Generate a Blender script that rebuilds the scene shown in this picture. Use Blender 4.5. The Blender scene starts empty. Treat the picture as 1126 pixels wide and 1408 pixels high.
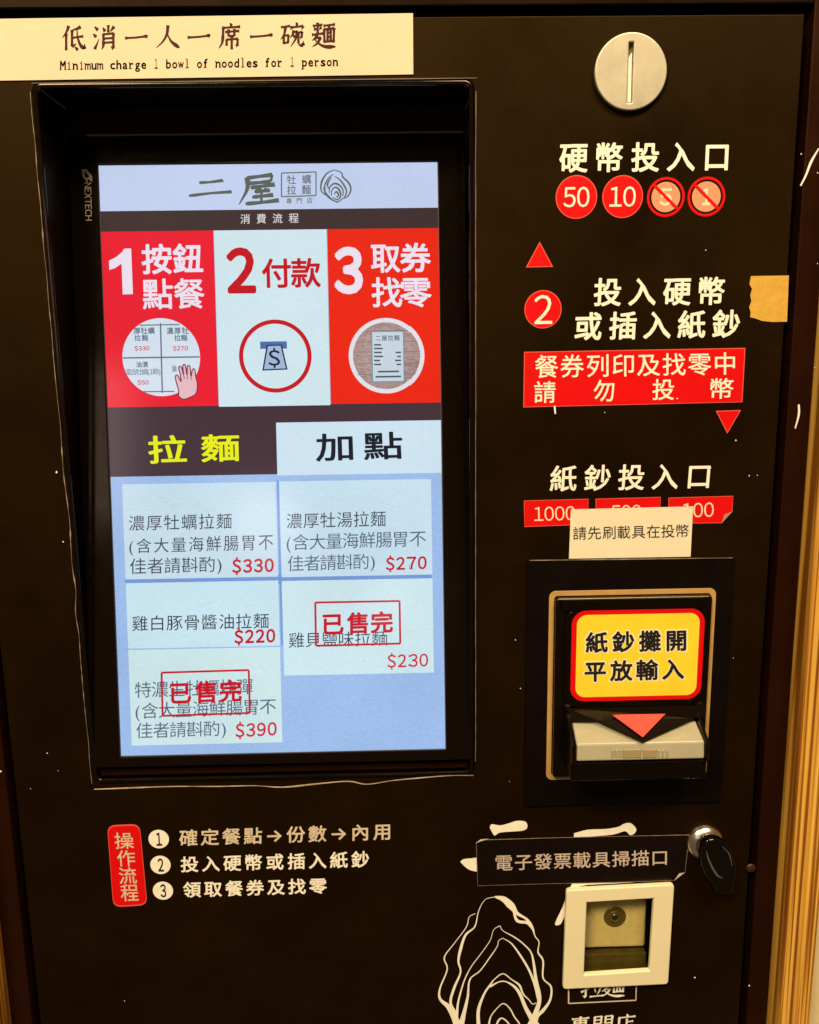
import bpy, bmesh, math, random
from mathutils import Vector, Matrix
random.seed(7)
sc = bpy.context.scene
C = sc.collection
PI = math.pi

# ------------------------------------------------------------------ camera
D = 0.66          # metres from the lens to the plane of the machine's door
CZ = 1.50         # lens height
F = 1170.0        # focal length in photo pixels (photo 1126 x 1408)
rx, ry, rz = math.radians(-10.561), math.radians(1.2066), math.radians(1.0023)
def _m3(r): return Matrix(r)
_Rz = _m3([[math.cos(rz), -math.sin(rz), 0], [math.sin(rz), math.cos(rz), 0], [0, 0, 1]])
_Rx = _m3([[1, 0, 0], [0, math.cos(rx), -math.sin(rx)], [0, math.sin(rx), math.cos(rx)]])
_Ry = _m3([[math.cos(ry), 0, math.sin(ry)], [0, 1, 0], [-math.sin(ry), 0, math.cos(ry)]])
M = _Rz @ _Rx @ _Ry
def cam_to_world(v):                       # (right, down, forward) -> world
    p = M @ Vector(v)
    return Vector((p.x, p.z, -p.y))
CAM = Vector((0, -D, CZ))
cam = bpy.data.objects.new('camera', bpy.data.cameras.new('camera'))
C.objects.link(cam); sc.camera = cam
cx, cy, cz = cam_to_world((1, 0, 0)), cam_to_world((0, -1, 0)), cam_to_world((0, 0, -1))
mw = Matrix(((cx.x, cy.x, cz.x, CAM.x), (cx.y, cy.y, cz.y, CAM.y), (cx.z, cy.z, cz.z, CAM.z), (0, 0, 0, 1)))
cam.matrix_world = mw
cam.data.sensor_fit = 'HORIZONTAL'; cam.data.sensor_width = 36
cam.data.lens = 36 * F / 1126
cam.data.clip_start = 0.01; cam.data.clip_end = 50

# ------------------------------------------------------------------ world, lamps, exposure
w = bpy.data.worlds.new('World'); sc.world = w; w.use_nodes = True
bg = w.node_tree.nodes['Background']
bg.inputs[0].default_value = (1.0, 0.74, 0.42, 1); bg.inputs[1].default_value = 0.10
sc.view_settings.view_transform = 'Standard'; sc.view_settings.look = 'None'
sc.view_settings.exposure = 0.0; sc.view_settings.gamma = 1.0
def lamp(name, loc, target, size, power, col, shape='RECTANGLE', sy=None):
    l = bpy.data.lights.new(name, 'AREA'); l.shape = shape; l.size = size
    if sy: l.size_y = sy
    l.energy = power; l.color = col
    o = bpy.data.objects.new(name, l); C.objects.link(o); o.location = loc
    o.rotation_euler = (Vector(target) - Vector(loc)).to_track_quat('-Z', 'Y').to_euler()
    return o
WARM = (1.0, 0.79, 0.50)
lamp('ceiling_lamp', (0.75, -1.65, 3.55), (0.05, 0, 1.35), 1.1, 76, WARM, sy=0.6)
lamp('ceiling_lamp', (-1.1, -2.1, 3.5), (0, 0, 1.3), 0.9, 104, WARM, sy=0.6)

# faint lights added behind the camera, only to put soft glare on the glass
lamp('glare_light', (-.42, -2.1, 1.46), (-.12, .05, 1.35), 0.22, .50, (1, .86, .84), shape='DISK')
lamp('glare_light', (-.02, -2.2, 1.19), (0, .05, 1.3), 0.16, .14, (1, .9, .86), shape='DISK')
lamp('side_glare_light', (-1.0, -2.0, 1.72), (-.2, .05, 1.4), 0.30, .9, (1, .84, .80), sy=.5)

# ------------------------------------------------------------------ planes and pixel rays
def ray(u, v): return cam_to_world(((u - 563) / F, (v - 704) / F, 1.0))
class Plane:
    def __init__(s, O, U, W):
        s.O, s.U, s.W = Vector(O), Vector(U).normalized(), Vector(W).normalized()
        s.N = s.U.cross(s.W).normalized()      # towards the viewer
    def loc(s, p):                            # photo position -> plane coordinates
        d = ray(*p); t = (s.O - CAM).dot(s.N) / d.dot(s.N)
        q = CAM + d * t - s.O
        return (q.dot(s.U), q.dot(s.W))
    def w(s, a, b, n=0): return s.O + s.U * a + s.W * b + s.N * n
    def shifted(s, n): return Plane(s.O + s.N * n, s.U, s.W)
def ypl(y): return Plane((0, y, CZ), (1, 0, 0), (0, 0, 1))
DOOR = ypl(0)
def P(u, v, y=0.0):
    pl = ypl(y); a, b = pl.loc((u, v)); return pl.w(a, b)
# the display leans back: 12 cm deeper per metre of height
SCR = Plane((0, D * 0.060, CZ), (1, 0, 0), (0, 0.122, 1))

# ------------------------------------------------------------------ materials
def s2l(c):
    o = []
    for x in c:
        x /= 255
        o.append(x / 12.92 if x <= 0.04045 else ((x + 0.055) / 1.055) ** 2.4)
    return (*o, 1)
MC = {}
def mat(name, col, rough=0.5, spec=0.5, metal=0, coat=0, tint=None, noise=0.0, nscale=40, rnoise=0.0, bump=0.0, bscale=300, sub=0):
    if name in MC: return MC[name]
    m = bpy.data.materials.new(name); m.use_nodes = True; MC[name] = m
    nt = m.node_tree; b = nt.nodes['Principled BSDF']; L = nt.links
    b.inputs['Base Color'].default_value = (*col[:3], 1)
    b.inputs['Roughness'].default_value = rough; b.inputs['Metallic'].default_value = metal
    b.inputs['Specular IOR Level'].default_value = spec; b.inputs['Coat Weight'].default_value = coat
    b.inputs['Coat Roughness'].default_value = 0.12
    if tint: b.inputs['Specular Tint'].default_value = (*tint, 1)
    if sub:
        b.inputs['Subsurface Weight'].default_value = sub; b.inputs['Subsurface Radius'].default_value = (.004, .003, .002)
    tc = nt.nodes.new('ShaderNodeTexCoord')
    if noise or rnoise:
        n = nt.nodes.new('ShaderNodeTexNoise'); n.inputs['Scale'].default_value = nscale; n.inputs['Detail'].default_value = 8
        n.inputs['Roughness'].default_value = 0.65
        L.new(tc.outputs['Object'], n.inputs['Vector'])
    if noise:
        r = nt.nodes.new('ShaderNodeMapRange'); r.inputs[1].default_value = .3; r.inputs[2].default_value = .7
        r.inputs[3].default_value = 1 - noise; r.inputs[4].default_value = 1 + noise
        L.new(n.outputs[0], r.inputs[0])
        x = nt.nodes.new('ShaderNodeMix'); x.data_type = 'RGBA'; x.blend_type = 'MULTIPLY'; x.inputs[0].default_value = 1
        x.inputs[6].default_value = (*col[:3], 1); L.new(r.outputs[0], x.inputs[7]); L.new(x.outputs[2], b.inputs['Base Color'])
    if rnoise:
        r = nt.nodes.new('ShaderNodeMapRange'); r.inputs[1].default_value = .3; r.inputs[2].default_value = .7
        r.inputs[3].default_value = max(rough - rnoise, .02); r.inputs[4].default_value = rough + rnoise
        L.new(n.outputs[0], r.inputs[0]); L.new(r.outputs[0], b.inputs['Roughness'])
    if bump:
        n2 = nt.nodes.new('ShaderNodeTexNoise'); n2.inputs['Scale'].default_value = bscale; n2.inputs['Detail'].default_value = 4
        L.new(tc.outputs['Object'], n2.inputs['Vector'])
        bp = nt.nodes.new('ShaderNodeBump'); bp.inputs['Strength'].default_value = bump; bp.inputs['Distance'].default_value = .0006
        L.new(n2.outputs[0], bp.inputs['Height']); L.new(bp.outputs[0], b.inputs['Normal'])
    return m
def lit(name, rgb, strength=1.0, grain=0.035):
    """a lit area of the display: emits its own colour, glassy surface, faint pixel rows"""
    key = 'lit_' + name
    if key in MC: return MC[key]
    m = bpy.data.materials.new(key); m.use_nodes = True; MC[key] = m
    nt = m.node_tree; b = nt.nodes['Principled BSDF']; L = nt.links
    b.inputs['Base Color'].default_value = (.004, .004, .005, 1); b.inputs['Roughness'].default_value = .13
    b.inputs['Emission Strength'].default_value = strength
    tc = nt.nodes.new('ShaderNodeTexCoord'); 
    geo = nt.nodes.new('ShaderNodeNewGeometry')
    mp = nt.nodes.new('ShaderNodeMapping'); mp.inputs['Rotation'].default_value = (0, .12, 0); mp.inputs['Scale'].default_value = (300, 300, 1100)
    L.new(geo.outputs['Position'], mp.inputs['Vector'])
    n = nt.nodes.new('ShaderNodeTexNoise'); n.inputs['Scale'].default_value = 1; n.inputs['Detail'].default_value = 3
    L.new(mp.outputs[0], n.inputs['Vector'])
    n3 = nt.nodes.new('ShaderNodeTexNoise'); n3.inputs['Scale'].default_value = 9; n3.inputs['Detail'].default_value = 2
    L.new(geo.outputs['Position'], n3.inputs['Vector'])
    ad = nt.nodes.new('ShaderNodeMath'); ad.operation = 'ADD'; L.new(n.outputs[0], ad.inputs[0]); L.new(n3.outputs[0], ad.inputs[1])
    r = nt.nodes.new('ShaderNodeMapRange'); r.inputs[1].default_value = .7; r.inputs[2].default_value = 1.3
    r.inputs[3].default_value = 1 - grain * 2; r.inputs[4].default_value = 1 + grain
    L.new(ad.outputs[0], r.inputs[0])
    x = nt.nodes.new('ShaderNodeMix'); x.data_type = 'RGBA'; x.blend_type = 'MULTIPLY'; x.inputs[0].default_value = 1
    x.inputs[6].default_value = s2l(rgb); L.new(r.outputs[0], x.inputs[7]); L.new(x.outputs[2], b.inputs['Emission Color'])
    return m
M_door = mat('black_brown_vinyl', (.0075, .0030, .0004), .46, .16, tint=(1, .62, .2), noise=.3, nscale=9, rnoise=.12, bump=.14, bscale=900)
M_frame = mat('dark_brown_frame_paint', (.014, .0035, .0010), .42, .2, tint=(1, .5, .3), noise=.25, nscale=12, rnoise=.08, bump=.1)
M_black = mat('black_plastic', (.004, .002, .0012), .3, .18, tint=(1, .7, .5), rnoise=.08, nscale=30)
M_recess = mat('black_recess_paint', (.0035, .0015, .0007), .36, .16, tint=(1, .6, .3), rnoise=.08, nscale=14)
M_void = mat('dark_inside', (.002, .0015, .001), .8, .1)
M_gloss = mat('gloss_black_plastic', (.004, .002, .001), .14, .3, tint=(1, .8, .6), coat=.04, rnoise=.05, nscale=60)
M_cream = mat('cream_vinyl_letter', (.90, .84, .70), .5, .3, noise=.08, nscale=200)
M_creamd = mat('aged_cream_vinyl_letter', (.66, .54, .39), .5, .3, noise=.12, nscale=160)
M_paper = mat('cream_paper', (.78, .61, .42), .75, .15, noise=.035, nscale=18, bump=.1, bscale=500)
M_note = mat('pale_paper', (.78, .69, .50), .7, .15, noise=.04, nscale=30, bump=.1)
M_ink = mat('dark_brown_ink', (.045, .006, .006), .6, .2)
M_inkb = mat('black_ink', (.012, .010, .012), .5, .3)
M_red = mat('red_vinyl', (.68, .003, .004), .34, .35, noise=.06, nscale=50)
M_redarrow = mat('red_translucent_arrow', (.74, .09, .065), .25, .4, noise=.15, nscale=200, bump=.2)
M_redl = mat('red_edge', (.75, .10, .06), .4, .3)
M_peach = mat('peach_print', (.72, .30, .17), .45, .3)
M_peachl = mat('pale_peach_print', (.88, .66, .48), .45, .3)
M_yellow = mat('yellow_vinyl', (.86, .66, .035), .35, .35, noise=.07, nscale=40)
M_tape = mat('kraft_tape', (.62, .36, .055), .55, .25, noise=.12, nscale=140, bump=.3, bscale=500)
M_gold = mat('gold_line', (.50, .29, .09), .4, .4, noise=.1, nscale=80)
M_lip = mat('translucent_beige_plastic', (.42, .38, .26), .2, .4, noise=.06, nscale=60, sub=.2)
M_lipd = mat('dark_beige_plastic', (.34, .27, .14), .45, .3)  # darker beige for the moulded panels on the lip
M_frame_w = mat('cream_plastic', (.82, .73, .48), .45, .35, noise=.02, nscale=40, rnoise=.05)
M_chrome = mat('chrome', (.92, .84, .70), .24, .5, metal=1)
M_chip = mat('bare_primer', (.62, .50, .36), .6, .3)
M_white = mat('white_chip', (.85, .82, .78), .5, .3)
M_rivet = mat('brown_rivet', (.035, .011, .005), .4, .4)
M_scan = mat('scanner_grey_beige', (.85, .74, .42), .6, .3, noise=.08, nscale=200, bump=.3, bscale=900)
M_scand = mat('scanner_dark_olive', (.10, .08, .018), .5, .3, noise=.3, nscale=150)
M_lens = mat('olive_lens', (.13, .10, .03), .25, .5)
M_wall = mat('cream_wall', (.80, .64, .36), .8, .1, noise=.06, nscale=8, bump=.2, bscale=150)

def m_steel():
    m = mat('brushed_brass_steel', (.62, .56, .42), .42, .5, metal=.75, noise=.16, nscale=45)
    nt = m.node_tree; b = nt.nodes['Principled BSDF']
    tc = nt.nodes.new('ShaderNodeTexCoord'); mp = nt.nodes.new('ShaderNodeMapping'); mp.inputs['Scale'].default_value = (2500, 200, 60)
    mp.inputs['Rotation'].default_value = (0, .5, 0)
    n = nt.nodes.new('ShaderNodeTexNoise'); n.inputs['Detail'].default_value = 3; n.inputs['Scale'].default_value = 1
    bp = nt.nodes.new('ShaderNodeBump'); bp.inputs['Strength'].default_value = .12; bp.inputs['Distance'].default_value = .0003
    nt.links.new(tc.outputs['Object'], mp.inputs[0]); nt.links.new(mp.outputs[0], n.inputs[0]); nt.links.new(n.outputs[0], bp.inputs['Height'])
    nt.links.new(bp.outputs[0], b.inputs['Normal'])
    return m
M_steel = m_steel()
def m_wood():
    m = bpy.data.materials.new('yellow_pine'); m.use_nodes = True
    nt = m.node_tree; b = nt.nodes['Principled BSDF']; L = nt.links
    tc = nt.nodes.new('ShaderNodeTexCoord'); mp = nt.nodes.new('ShaderNodeMapping'); mp.inputs['Scale'].default_value = (330, 120, 2.2)
    L.new(tc.outputs['Object'], mp.inputs[0])
    n = nt.nodes.new('ShaderNodeTexNoise'); n.inputs['Scale'].default_value = 1; n.inputs['Detail'].default_value = 6; n.inputs['Distortion'].default_value = .6
    L.new(mp.outputs[0], n.inputs[0])
    cr = nt.nodes.new('ShaderNodeValToRGB'); e = cr.color_ramp.elements
    e[0].position = .30; e[0].color = (.12, .035, .004, 1); e[1].position = .66; e[1].color = (.86, .50, .085, 1)
    x = e.new(.45); x.color = (.34, .12, .012, 1); x = e.new(.52); x.color = (.64, .32, .045, 1)
    L.new(n.outputs[0], cr.inputs[0]); L.new(cr.outputs[0], b.inputs['Base Color'])
    b.inputs['Roughness'].default_value = .42; b.inputs['Specular IOR Level'].default_value = .4
    bp = nt.nodes.new('ShaderNodeBump'); bp.inputs['Strength'].default_value = .3; bp.inputs['Distance'].default_value = .0006
    L.new(n.outputs[0], bp.inputs['Height']); L.new(bp.outputs[0], b.inputs['Normal'])
    return m
M_wood = m_wood()
def m_glass():
    m = bpy.data.materials.new('clear_window'); m.use_nodes = True; nt = m.node_tree
    out = nt.nodes['Material Output']; nt.nodes.remove(nt.nodes['Principled BSDF'])
    t = nt.nodes.new('ShaderNodeBsdfTransparent'); t.inputs[0].default_value = (.9, .88, .78, 1)
    g = nt.nodes.new('ShaderNodeBsdfGlossy'); g.inputs['Roughness'].default_value = .12
    fr = nt.nodes.new('ShaderNodeLayerWeight'); fr.inputs[0].default_value = .12; mx = nt.nodes.new('ShaderNodeMixShader')
    nt.links.new(fr.outputs[0], mx.inputs[0]); nt.links.new(t.outputs[0], mx.inputs[1]); nt.links.new(g.outputs[0], mx.inputs[2])
    nt.links.new(mx.outputs[0], out.inputs[0]); return m
M_glass = m_glass()

# ------------------------------------------------------------------ object helpers
def wloc(o):
    v = Vector((0, 0, 0))
    while o: v = v + o.location; o = o.parent
    return v
def tag(o, label=None, cat=None, group=None, kind=None):
    if label: o['label'] = label
    if cat: o['category'] = cat
    if group: o['group'] = group
    if kind: o['kind'] = kind
    return o
def thing(name, label, cat, loc, group=None):
    o = bpy.data.objects.new(name, None); C.objects.link(o); o.location = loc; o.empty_display_size = .01
    return tag(o, label, cat, group)
def obj(name, verts, faces, m, parent=None, smooth=False):
    verts = [Vector(v) for v in verts]
    if parent: base = wloc(parent); loc = Vector((0, 0, 0))
    else:
        base = sum(verts, Vector()) / len(verts); loc = base
    me = bpy.data.meshes.new(name); me.from_pydata([v - base for v in verts], [], faces); me.materials.append(m)
    if smooth:
        for p in me.polygons: p.use_smooth = True
    o = bpy.data.objects.new(name, me); C.objects.link(o); o.location = loc
    if parent: o.parent = parent
    return o
def from_bm(name, bm, m, parent=None, smooth=False):
    bmesh.ops.recalc_face_normals(bm, faces=bm.faces)
    bm.verts.index_update()
    V = [v.co.copy() for v in bm.verts]; Fs = [[v.index for v in f.verts] for f in bm.faces]; bm.free()
    return obj(name, V, Fs, m, parent, smooth)
def shape2d(loops, extrude=0, bevel=0, segs=2):
    """filled outline(s) with holes -> verts, faces in local (a, b, n)"""
    cu = bpy.data.curves.new('t', 'CURVE'); cu.dimensions = '2D'; cu.fill_mode = 'BOTH'
    K = 100.0
    for lp in loops:
        sp = cu.splines.new('POLY'); sp.points.add(len(lp) - 1)
        for i, (a, b) in enumerate(lp): sp.points[i].co = (a * K, b * K, 0, 1)
        sp.use_cyclic_u = True
    cu.extrude = max(extrude / 2 - bevel, 0) * K; cu.bevel_depth = bevel * K; cu.bevel_resolution = segs; cu.offset = -bevel * K
    o = bpy.data.objects.new('t', cu); me = bpy.data.meshes.new_from_object(o)
    V = [(v.co.x / K, v.co.y / K, v.co.z / K + extrude / 2) for v in me.vertices]; Fs = [list(p.vertices) for p in me.polygons]
    bpy.data.objects.remove(o); bpy.data.curves.remove(cu); bpy.data.meshes.remove(me)
    return V, Fs
def plate(name, pl, loops, m, parent=None, n0=0.0, th=0.0, bevel=0.0, bow=None, smooth=False, segs=2):
    V, Fs = shape2d(loops, th, bevel, segs)
    if th == 0:
        V, Fs = clean_faces(V, Fs)
    W = [pl.w(a, b, n0 + n + (bow(a, b) if bow else 0)) for a, b, n in V]
    o = obj(name, W, Fs, m, parent)
    if smooth: 
        for p in o.data.polygons: p.use_smooth = True
    return o
def clean_faces(V, Fs): return V, Fs
def px(pl, pts): return [pl.loc(p) for p in pts]
def box(pl, tl, br):
    a0, b1 = pl.loc(tl); a1, b0 = pl.loc(br); return (a0, b0, a1, b1)
def rectl(b): a0, b0, a1, b1 = b; return [(a0, b0), (a1, b0), (a1, b1), (a0, b1)]
def rrect(b, r, k=6):
    a0, b0, a1, b1 = b; o = []
    for cx_, cy_, t0 in ((a1 - r, b0 + r, -90), (a1 - r, b1 - r, 0), (a0 + r, b1 - r, 90), (a0 + r, b0 + r, 180)):
        for i in range(k + 1):
            t = math.radians(t0 + 90 * i / k); o.append((cx_ + r * math.cos(t), cy_ + r * math.sin(t)))
    return o
def circ(c, r, k=40, r2=None): return [(c[0] + r * math.cos(2 * PI * i / k), c[1] + (r2 or r) * math.sin(2 * PI * i / k)) for i in range(k)]
def inset(b, d, e=None):
    e = d if e is None else e
    return (b[0] + d, b[1] + e, b[2] - d, b[3] - e)
def rquad(q, r, k=5):
    """quad with rounded corners (local points in order)"""
    o = []; n = len(q)
    for i in range(n):
        p = Vector(q[i]); a = (Vector(q[i - 1]) - p).normalized() * r; b = (Vector(q[(i + 1) % n]) - p).normalized() * r
        for j in range(k + 1):
            t = j / k; o.append(tuple(p + a * (1 - t) ** 2 + b * t ** 2))
    return o

# ------------------------------------------------------------------ lettering
GC = {}
FULL = {c: chr(ord(c) + 0xFEE0) for c in '0123456789$NEXTCH'}      # same characters, full-width forms
def glyph(ch, bold, res=3):
    k = (ch, round(bold, 4))
    if k not in GC:
        cu = bpy.data.curves.new('g', 'FONT'); cu.body = FULL.get(ch, ch); cu.size = 1; cu.resolution_u = res; cu.fill_mode = 'FRONT'
        o = bpy.data.objects.new('g', cu); me = bpy.data.meshes.new_from_object(o)
        V = [(v.co.x, v.co.y, 0.0) for v in me.vertices]; Fs = [list(p.vertices) for p in me.polygons]
        bpy.data.objects.remove(o); bpy.data.meshes.remove(me); bpy.data.curves.remove(cu)
        if bold > 0:                      # heavier weight: the outline swept round a small ring, each copy a hair higher
            V0, F0 = V, Fs; V, Fs = [], []; kk = 8 if bold > .012 else 4
            for i in range(kk):
                t = 2 * PI * (i + .5) / kk; b = len(V)
                V += [(x + bold * math.cos(t), y + bold * math.sin(t), i * 4e-6) for x, y, _ in V0]; Fs += [[q + b for q in f] for f in F0]
        GC[k] = (V, Fs)
    return GC[k]
def line_mesh(s, bold, W, H, cjk, gap=.06, asp=1.0):
    """set a line; returns vertices on the unit square (x, y, lift)"""
    V, Fs = [], []
    parts = [None if ch == ' ' else glyph(ch, bold) for ch in s]
    xr = [(min(v[0] for v in g[0]), max(v[0] for v in g[0])) if g else None for g in parts]
    if cjk:
        h = max(max(v[1] for v in g[0]) - min(v[1] for v in g[0]) for c, g in zip(s, parts) if g and c not in '()')
        n = len(s); wd = [.45 if c in '()' else (.62 if c in '1' else 1.0) for c in s]
        cen = []; x = 0
        for c in wd: cen.append(x + c / 2); x += c
        span = cen[-1] - cen[0]
        half = (xr[0][1] - xr[0][0]) / 2 + (xr[-1][1] - xr[-1][0]) / 2
        pitch = (W / H * h / asp - half) / span if n > 1 else 0
        off = [c * pitch - (r[0] + r[1]) / 2 for c, r in zip(cen, xr)]
    else:
        off = []; x = 0
        for g, r in zip(parts, xr):
            if g is None: off.append(x); x += .28; continue
            off.append(x - r[0]); x += r[1] - r[0] + gap
    for g, o in zip(parts, off):
        if g is None: continue
        b = len(V); V += [(v[0] + o, v[1], v[2]) for v in g[0]]; Fs += [[i + b for i in f] for f in g[1]]
    x0 = min(v[0] for v in V); x1 = max(v[0] for v in V); ref = V
    if cjk:
        ref = [v for c, g in zip(s, parts) if g and c not in '()' for v in g[0]]
    y0 = min(v[1] for v in ref); y1 = max(v[1] for v in ref)
    return [((v[0] - x0) / (x1 - x0 or 1), (v[1] - y0) / (y1 - y0 or 1), v[2]) for v in V], Fs
def quadmap(q):
    (a0, b0), (a1, b1), (a2, b2), (a3, b3) = q      # TL TR BR BL
    def f(s, t):
        return (a3 * (1 - s) * (1 - t) + a2 * s * (1 - t) + a1 * s * t + a0 * (1 - s) * t,
                b3 * (1 - s) * (1 - t) + b2 * s * (1 - t) + b1 * s * t + b0 * (1 - s) * t)
    return f
def text(name, pl, s, where, m, parent, n=.0002, bold=.0, cjk=None, gap=.06, bow=None, label=None, asp=1.0):
    """where = (tl, br) photo corners of the ink, or four corners TL TR BR BL"""
    if len(where) == 2:
        a0, b0, a1, b1 = box(pl, *where); q = [(a0, b1), (a1, b1), (a1, b0), (a0, b0)]
    else: q = px(pl, where)
    if cjk is None: cjk = any(ord(c) > 0x2000 for c in s)
    W = (Vector(q[1]) - Vector(q[0])).length; H = (Vector(q[3]) - Vector(q[0])).length
    V, Fs = line_mesh(s, bold, W, H, cjk, gap, asp); f = quadmap(q)
    out = []
    for x, y, z in V:
        a, b = f(x, y); out.append(pl.w(a, b, n + z + (bow(a, b) if bow else 0)))
    o = obj(name, out, Fs, m, parent)
    if label: o['label'] = label
    return o
def quad_of(pl, tl, br):
    a0, b0, a1, b1 = box(pl, tl, br); return [(a0, b1), (a1, b1), (a1, b0), (a0, b0)]

def spline(pts, k=6):
    if len(pts) < 3:
        return [tuple(Vector(pts[0]).lerp(Vector(pts[1]), i / k)) for i in range(k + 1)]
    P_ = [Vector(p) for p in pts]; P_ = [P_[0] * 2 - P_[1]] + P_ + [P_[-1] * 2 - P_[-2]]; o = []
    for i in range(1, len(P_) - 2):
        for j in range(k):
            t = j / k; a, b, c, d = P_[i - 1:i + 3]
            o.append(.5 * ((2 * b) + (c - a) * t + (2 * a - 5 * b + 4 * c - d) * t * t + (3 * b - a - 3 * c + d) * t ** 3))
    o.append(P_[-2]); return o
def ribbon(pts, wf, k=6, smooth=True):
    """stroke of changing width -> verts, quads (2-D)"""
    S = spline(pts, k) if smooth else [Vector(p) for p in pts]
    S = [Vector(p) for p in S]; V, Fs = [], []; n = len(S)
    for i, p in enumerate(S):
        d = (S[min(i + 1, n - 1)] - S[max(i - 1, 0)]); d = d.normalized() if d.length else Vector((1, 0))
        q = Vector((-d.y, d.x)) * wf(i / (n - 1)) / 2
        V += [tuple(p + q), tuple(p - q)]
        if i: Fs.append([2 * i - 2, 2 * i - 1, 2 * i + 1, 2 * i])
    return V, Fs
PROF = {'h': lambda t: 5.2 + 4.5 * max(0, t - .8) * 5 * .8 + 4 * max(0, .12 - t) * 8,
        'v': lambda t: 8.2 - 1.5 * math.sin(PI * t) + 2 * (t < .08),
        'p': lambda t: 9.0 * (1 - t) ** .75 + .8, 'n': lambda t: 3.2 + 10.5 * t ** 1.4 * (1 if t < .82 else max(0.05, (1 - t) / .18)),
        'd': lambda t: 3.0 + 9.0 * t * (1 if t < .8 else (1.02 - t) / .2), 't': lambda t: 9 * (1 - t) + 1}
BR = {
 '低': ['p 30,4 22,26 4,50', 'v 20,34 20,97', 'p 80,8 62,16 42,21', 'v 44,20 44,82', 't 44,84 62,72', 'h 44,50 90,44', 'n 64,18 68,52 80,80 96,92', 't 96,92 95,72', 'd 56,84 68,97'],
 '消': ['d 8,8 22,22', 'd 2,36 15,48', 't 8,94 15,80 27,54', 'v 64,3 64,30', 'd 42,12 51,27', 'p 88,8 79,19 72,28', 'v 44,36 44,70', 'p 44,70 43,84 36,96', 'h 44,38 86,34', 'v 85,34 85,92', 't 85,93 74,84', 'h 46,54 84,52', 'h 46,70 84,68'],
 '一': ['h 4,53 50,51 96,46', 'd 84,42 96,50'],
 '人': ['p 52,6 47,40 30,68 3,92', 'n 48,36 66,68 99,92'],
 '席': ['d 50,0 57,11', 'h 18,18 92,14', 'v 22,18 21,50', 'p 21,50 17,76 3,97', 'h 30,34 88,30', 'v 44,24 44,50', 'v 68,22 68,49', 'h 44,49 68,48', 'v 36,62 36,86', 'h 36,63 82,60', 'v 81,60 81,87', 't 81,88 72,81', 'v 57,50 57,100'],
 '碗': ['h 3,18 40,13', 'p 22,16 16,45 1,66', 'v 14,50 15,82', 'h 14,50 35,48', 'v 34,48 32,78', 'h 15,78 33,76', 'd 65,0 71,11', 't 47,15 43,28', 'h 46,19 95,14', 't 95,14 88,28', 'p 56,30 51,46 41,58', 'h 56,37 71,34', 'p 70,34 64,62 42,94', 'd 54,47 61,57', 'h 75,39 91,36', 'v 90,36 88,58', 't 88,60 81,55', 'v 75,38 75,80', 'n 75,82 84,88 96,85', 't 96,88 95,70'],
 '麵': ['h 6,14 46,10', 'v 26,2 26,46', 'd 12,20 18,31', 't 40,18 33,31', 'h 2,48 48,43', 'p 24,48 15,61 3,70', 'h 16,61 39,58', 'p 38,58 25,80 3,94', 'n 14,66 34,84 60,94 100,94', 'h 50,14 98,9', 'p 74,12 69,25', 'v 53,26 54,78', 'h 53,27 95,23', 'v 94,23 92,78', 'v 67,26 67,72', 'v 80,25 80,72', 'h 67,41 80,40', 'h 67,56 80,55', 'h 54,75 92,73'],
 '拉': ['h 4,28 38,22', 'v 22,4 22,92', 't 22,94 10,84', 't 2,68 40,50', 'd 66,4 74,18', 'h 46,30 94,26', 'p 56,42 60,58 64,74', 'p 86,38 80,62 70,86', 'h 40,92 98,88'],
 '專': ['h 10,12 90,9', 'v 50,0 50,48', 'h 22,22 78,20', 'v 23,22 24,46', 'v 77,20 76,44', 'h 24,34 76,32', 'h 24,46 76,44', 'h 18,58 84,54', 'h 4,72 97,68', 'v 70,54 70,96', 't 70,97 58,90', 'd 34,78 44,90'],
 '門': ['v 10,6 10,98', 'h 10,7 42,5', 'v 41,5 41,42', 'h 12,24 40,22', 'h 12,42 40,40', 'v 60,5 60,42', 'h 60,6 92,4', 'v 91,4 91,94', 't 91,96 80,88', 'h 62,23 90,21', 'h 62,41 90,39'],
 '店': ['d 50,0 58,12', 'h 14,18 92,13', 'p 18,18 17,60 2,98', 'v 54,24 54,60', 'h 56,40 84,37', 'v 32,60 34,96', 'h 32,61 80,58', 'v 80,58 78,94', 'h 34,93 78,91'],
 '二': ['b 24,20 48,19 80,12', 'b 0,88 50,78 100,74'],
 '屋': ['b 20,14 50,10 84,6', 'v 83,7 80,28', 'b 22,32 80,28', 'q 22,12 22,50 2,100', 'b 30,46 60,42 90,38', 'q 54,46 40,60', 'b 40,60 76,56', 'd 64,48 78,60', 'v 57,58 57,94', 'b 34,77 86,72', 'b 18,98 60,95 100,90'],
}
PROF['b'] = lambda t: 11 + 5 * abs(2 * t - 1) - 8 * max(0, .1 - t) * 8
PROF['q'] = lambda t: 13 * (1 - t) ** .7 + 2
def brush(s, W, H, cjk_w=None, fat=1.0):
    """brush-written line on the unit square of each cell"""
    n = len(s); g = cjk_w or H / W; pitch = (1 - g) / (n - 1) if n > 1 else 0
    V, Fs = [], []
    for i, ch in enumerate(s):
        for st in BR[ch]:
            ty, *pp = st.split(); pts = [tuple(float(c) for c in q.split(',')) for q in pp]
            v, f = ribbon(pts, lambda t: PROF[ty](t) * fat, 6); b = len(V)
            V += [((x / 100) * g + i * pitch, 1 - y / 100) for x, y in v]; Fs += [[k + b for k in q] for q in f]
    return V, Fs
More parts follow.
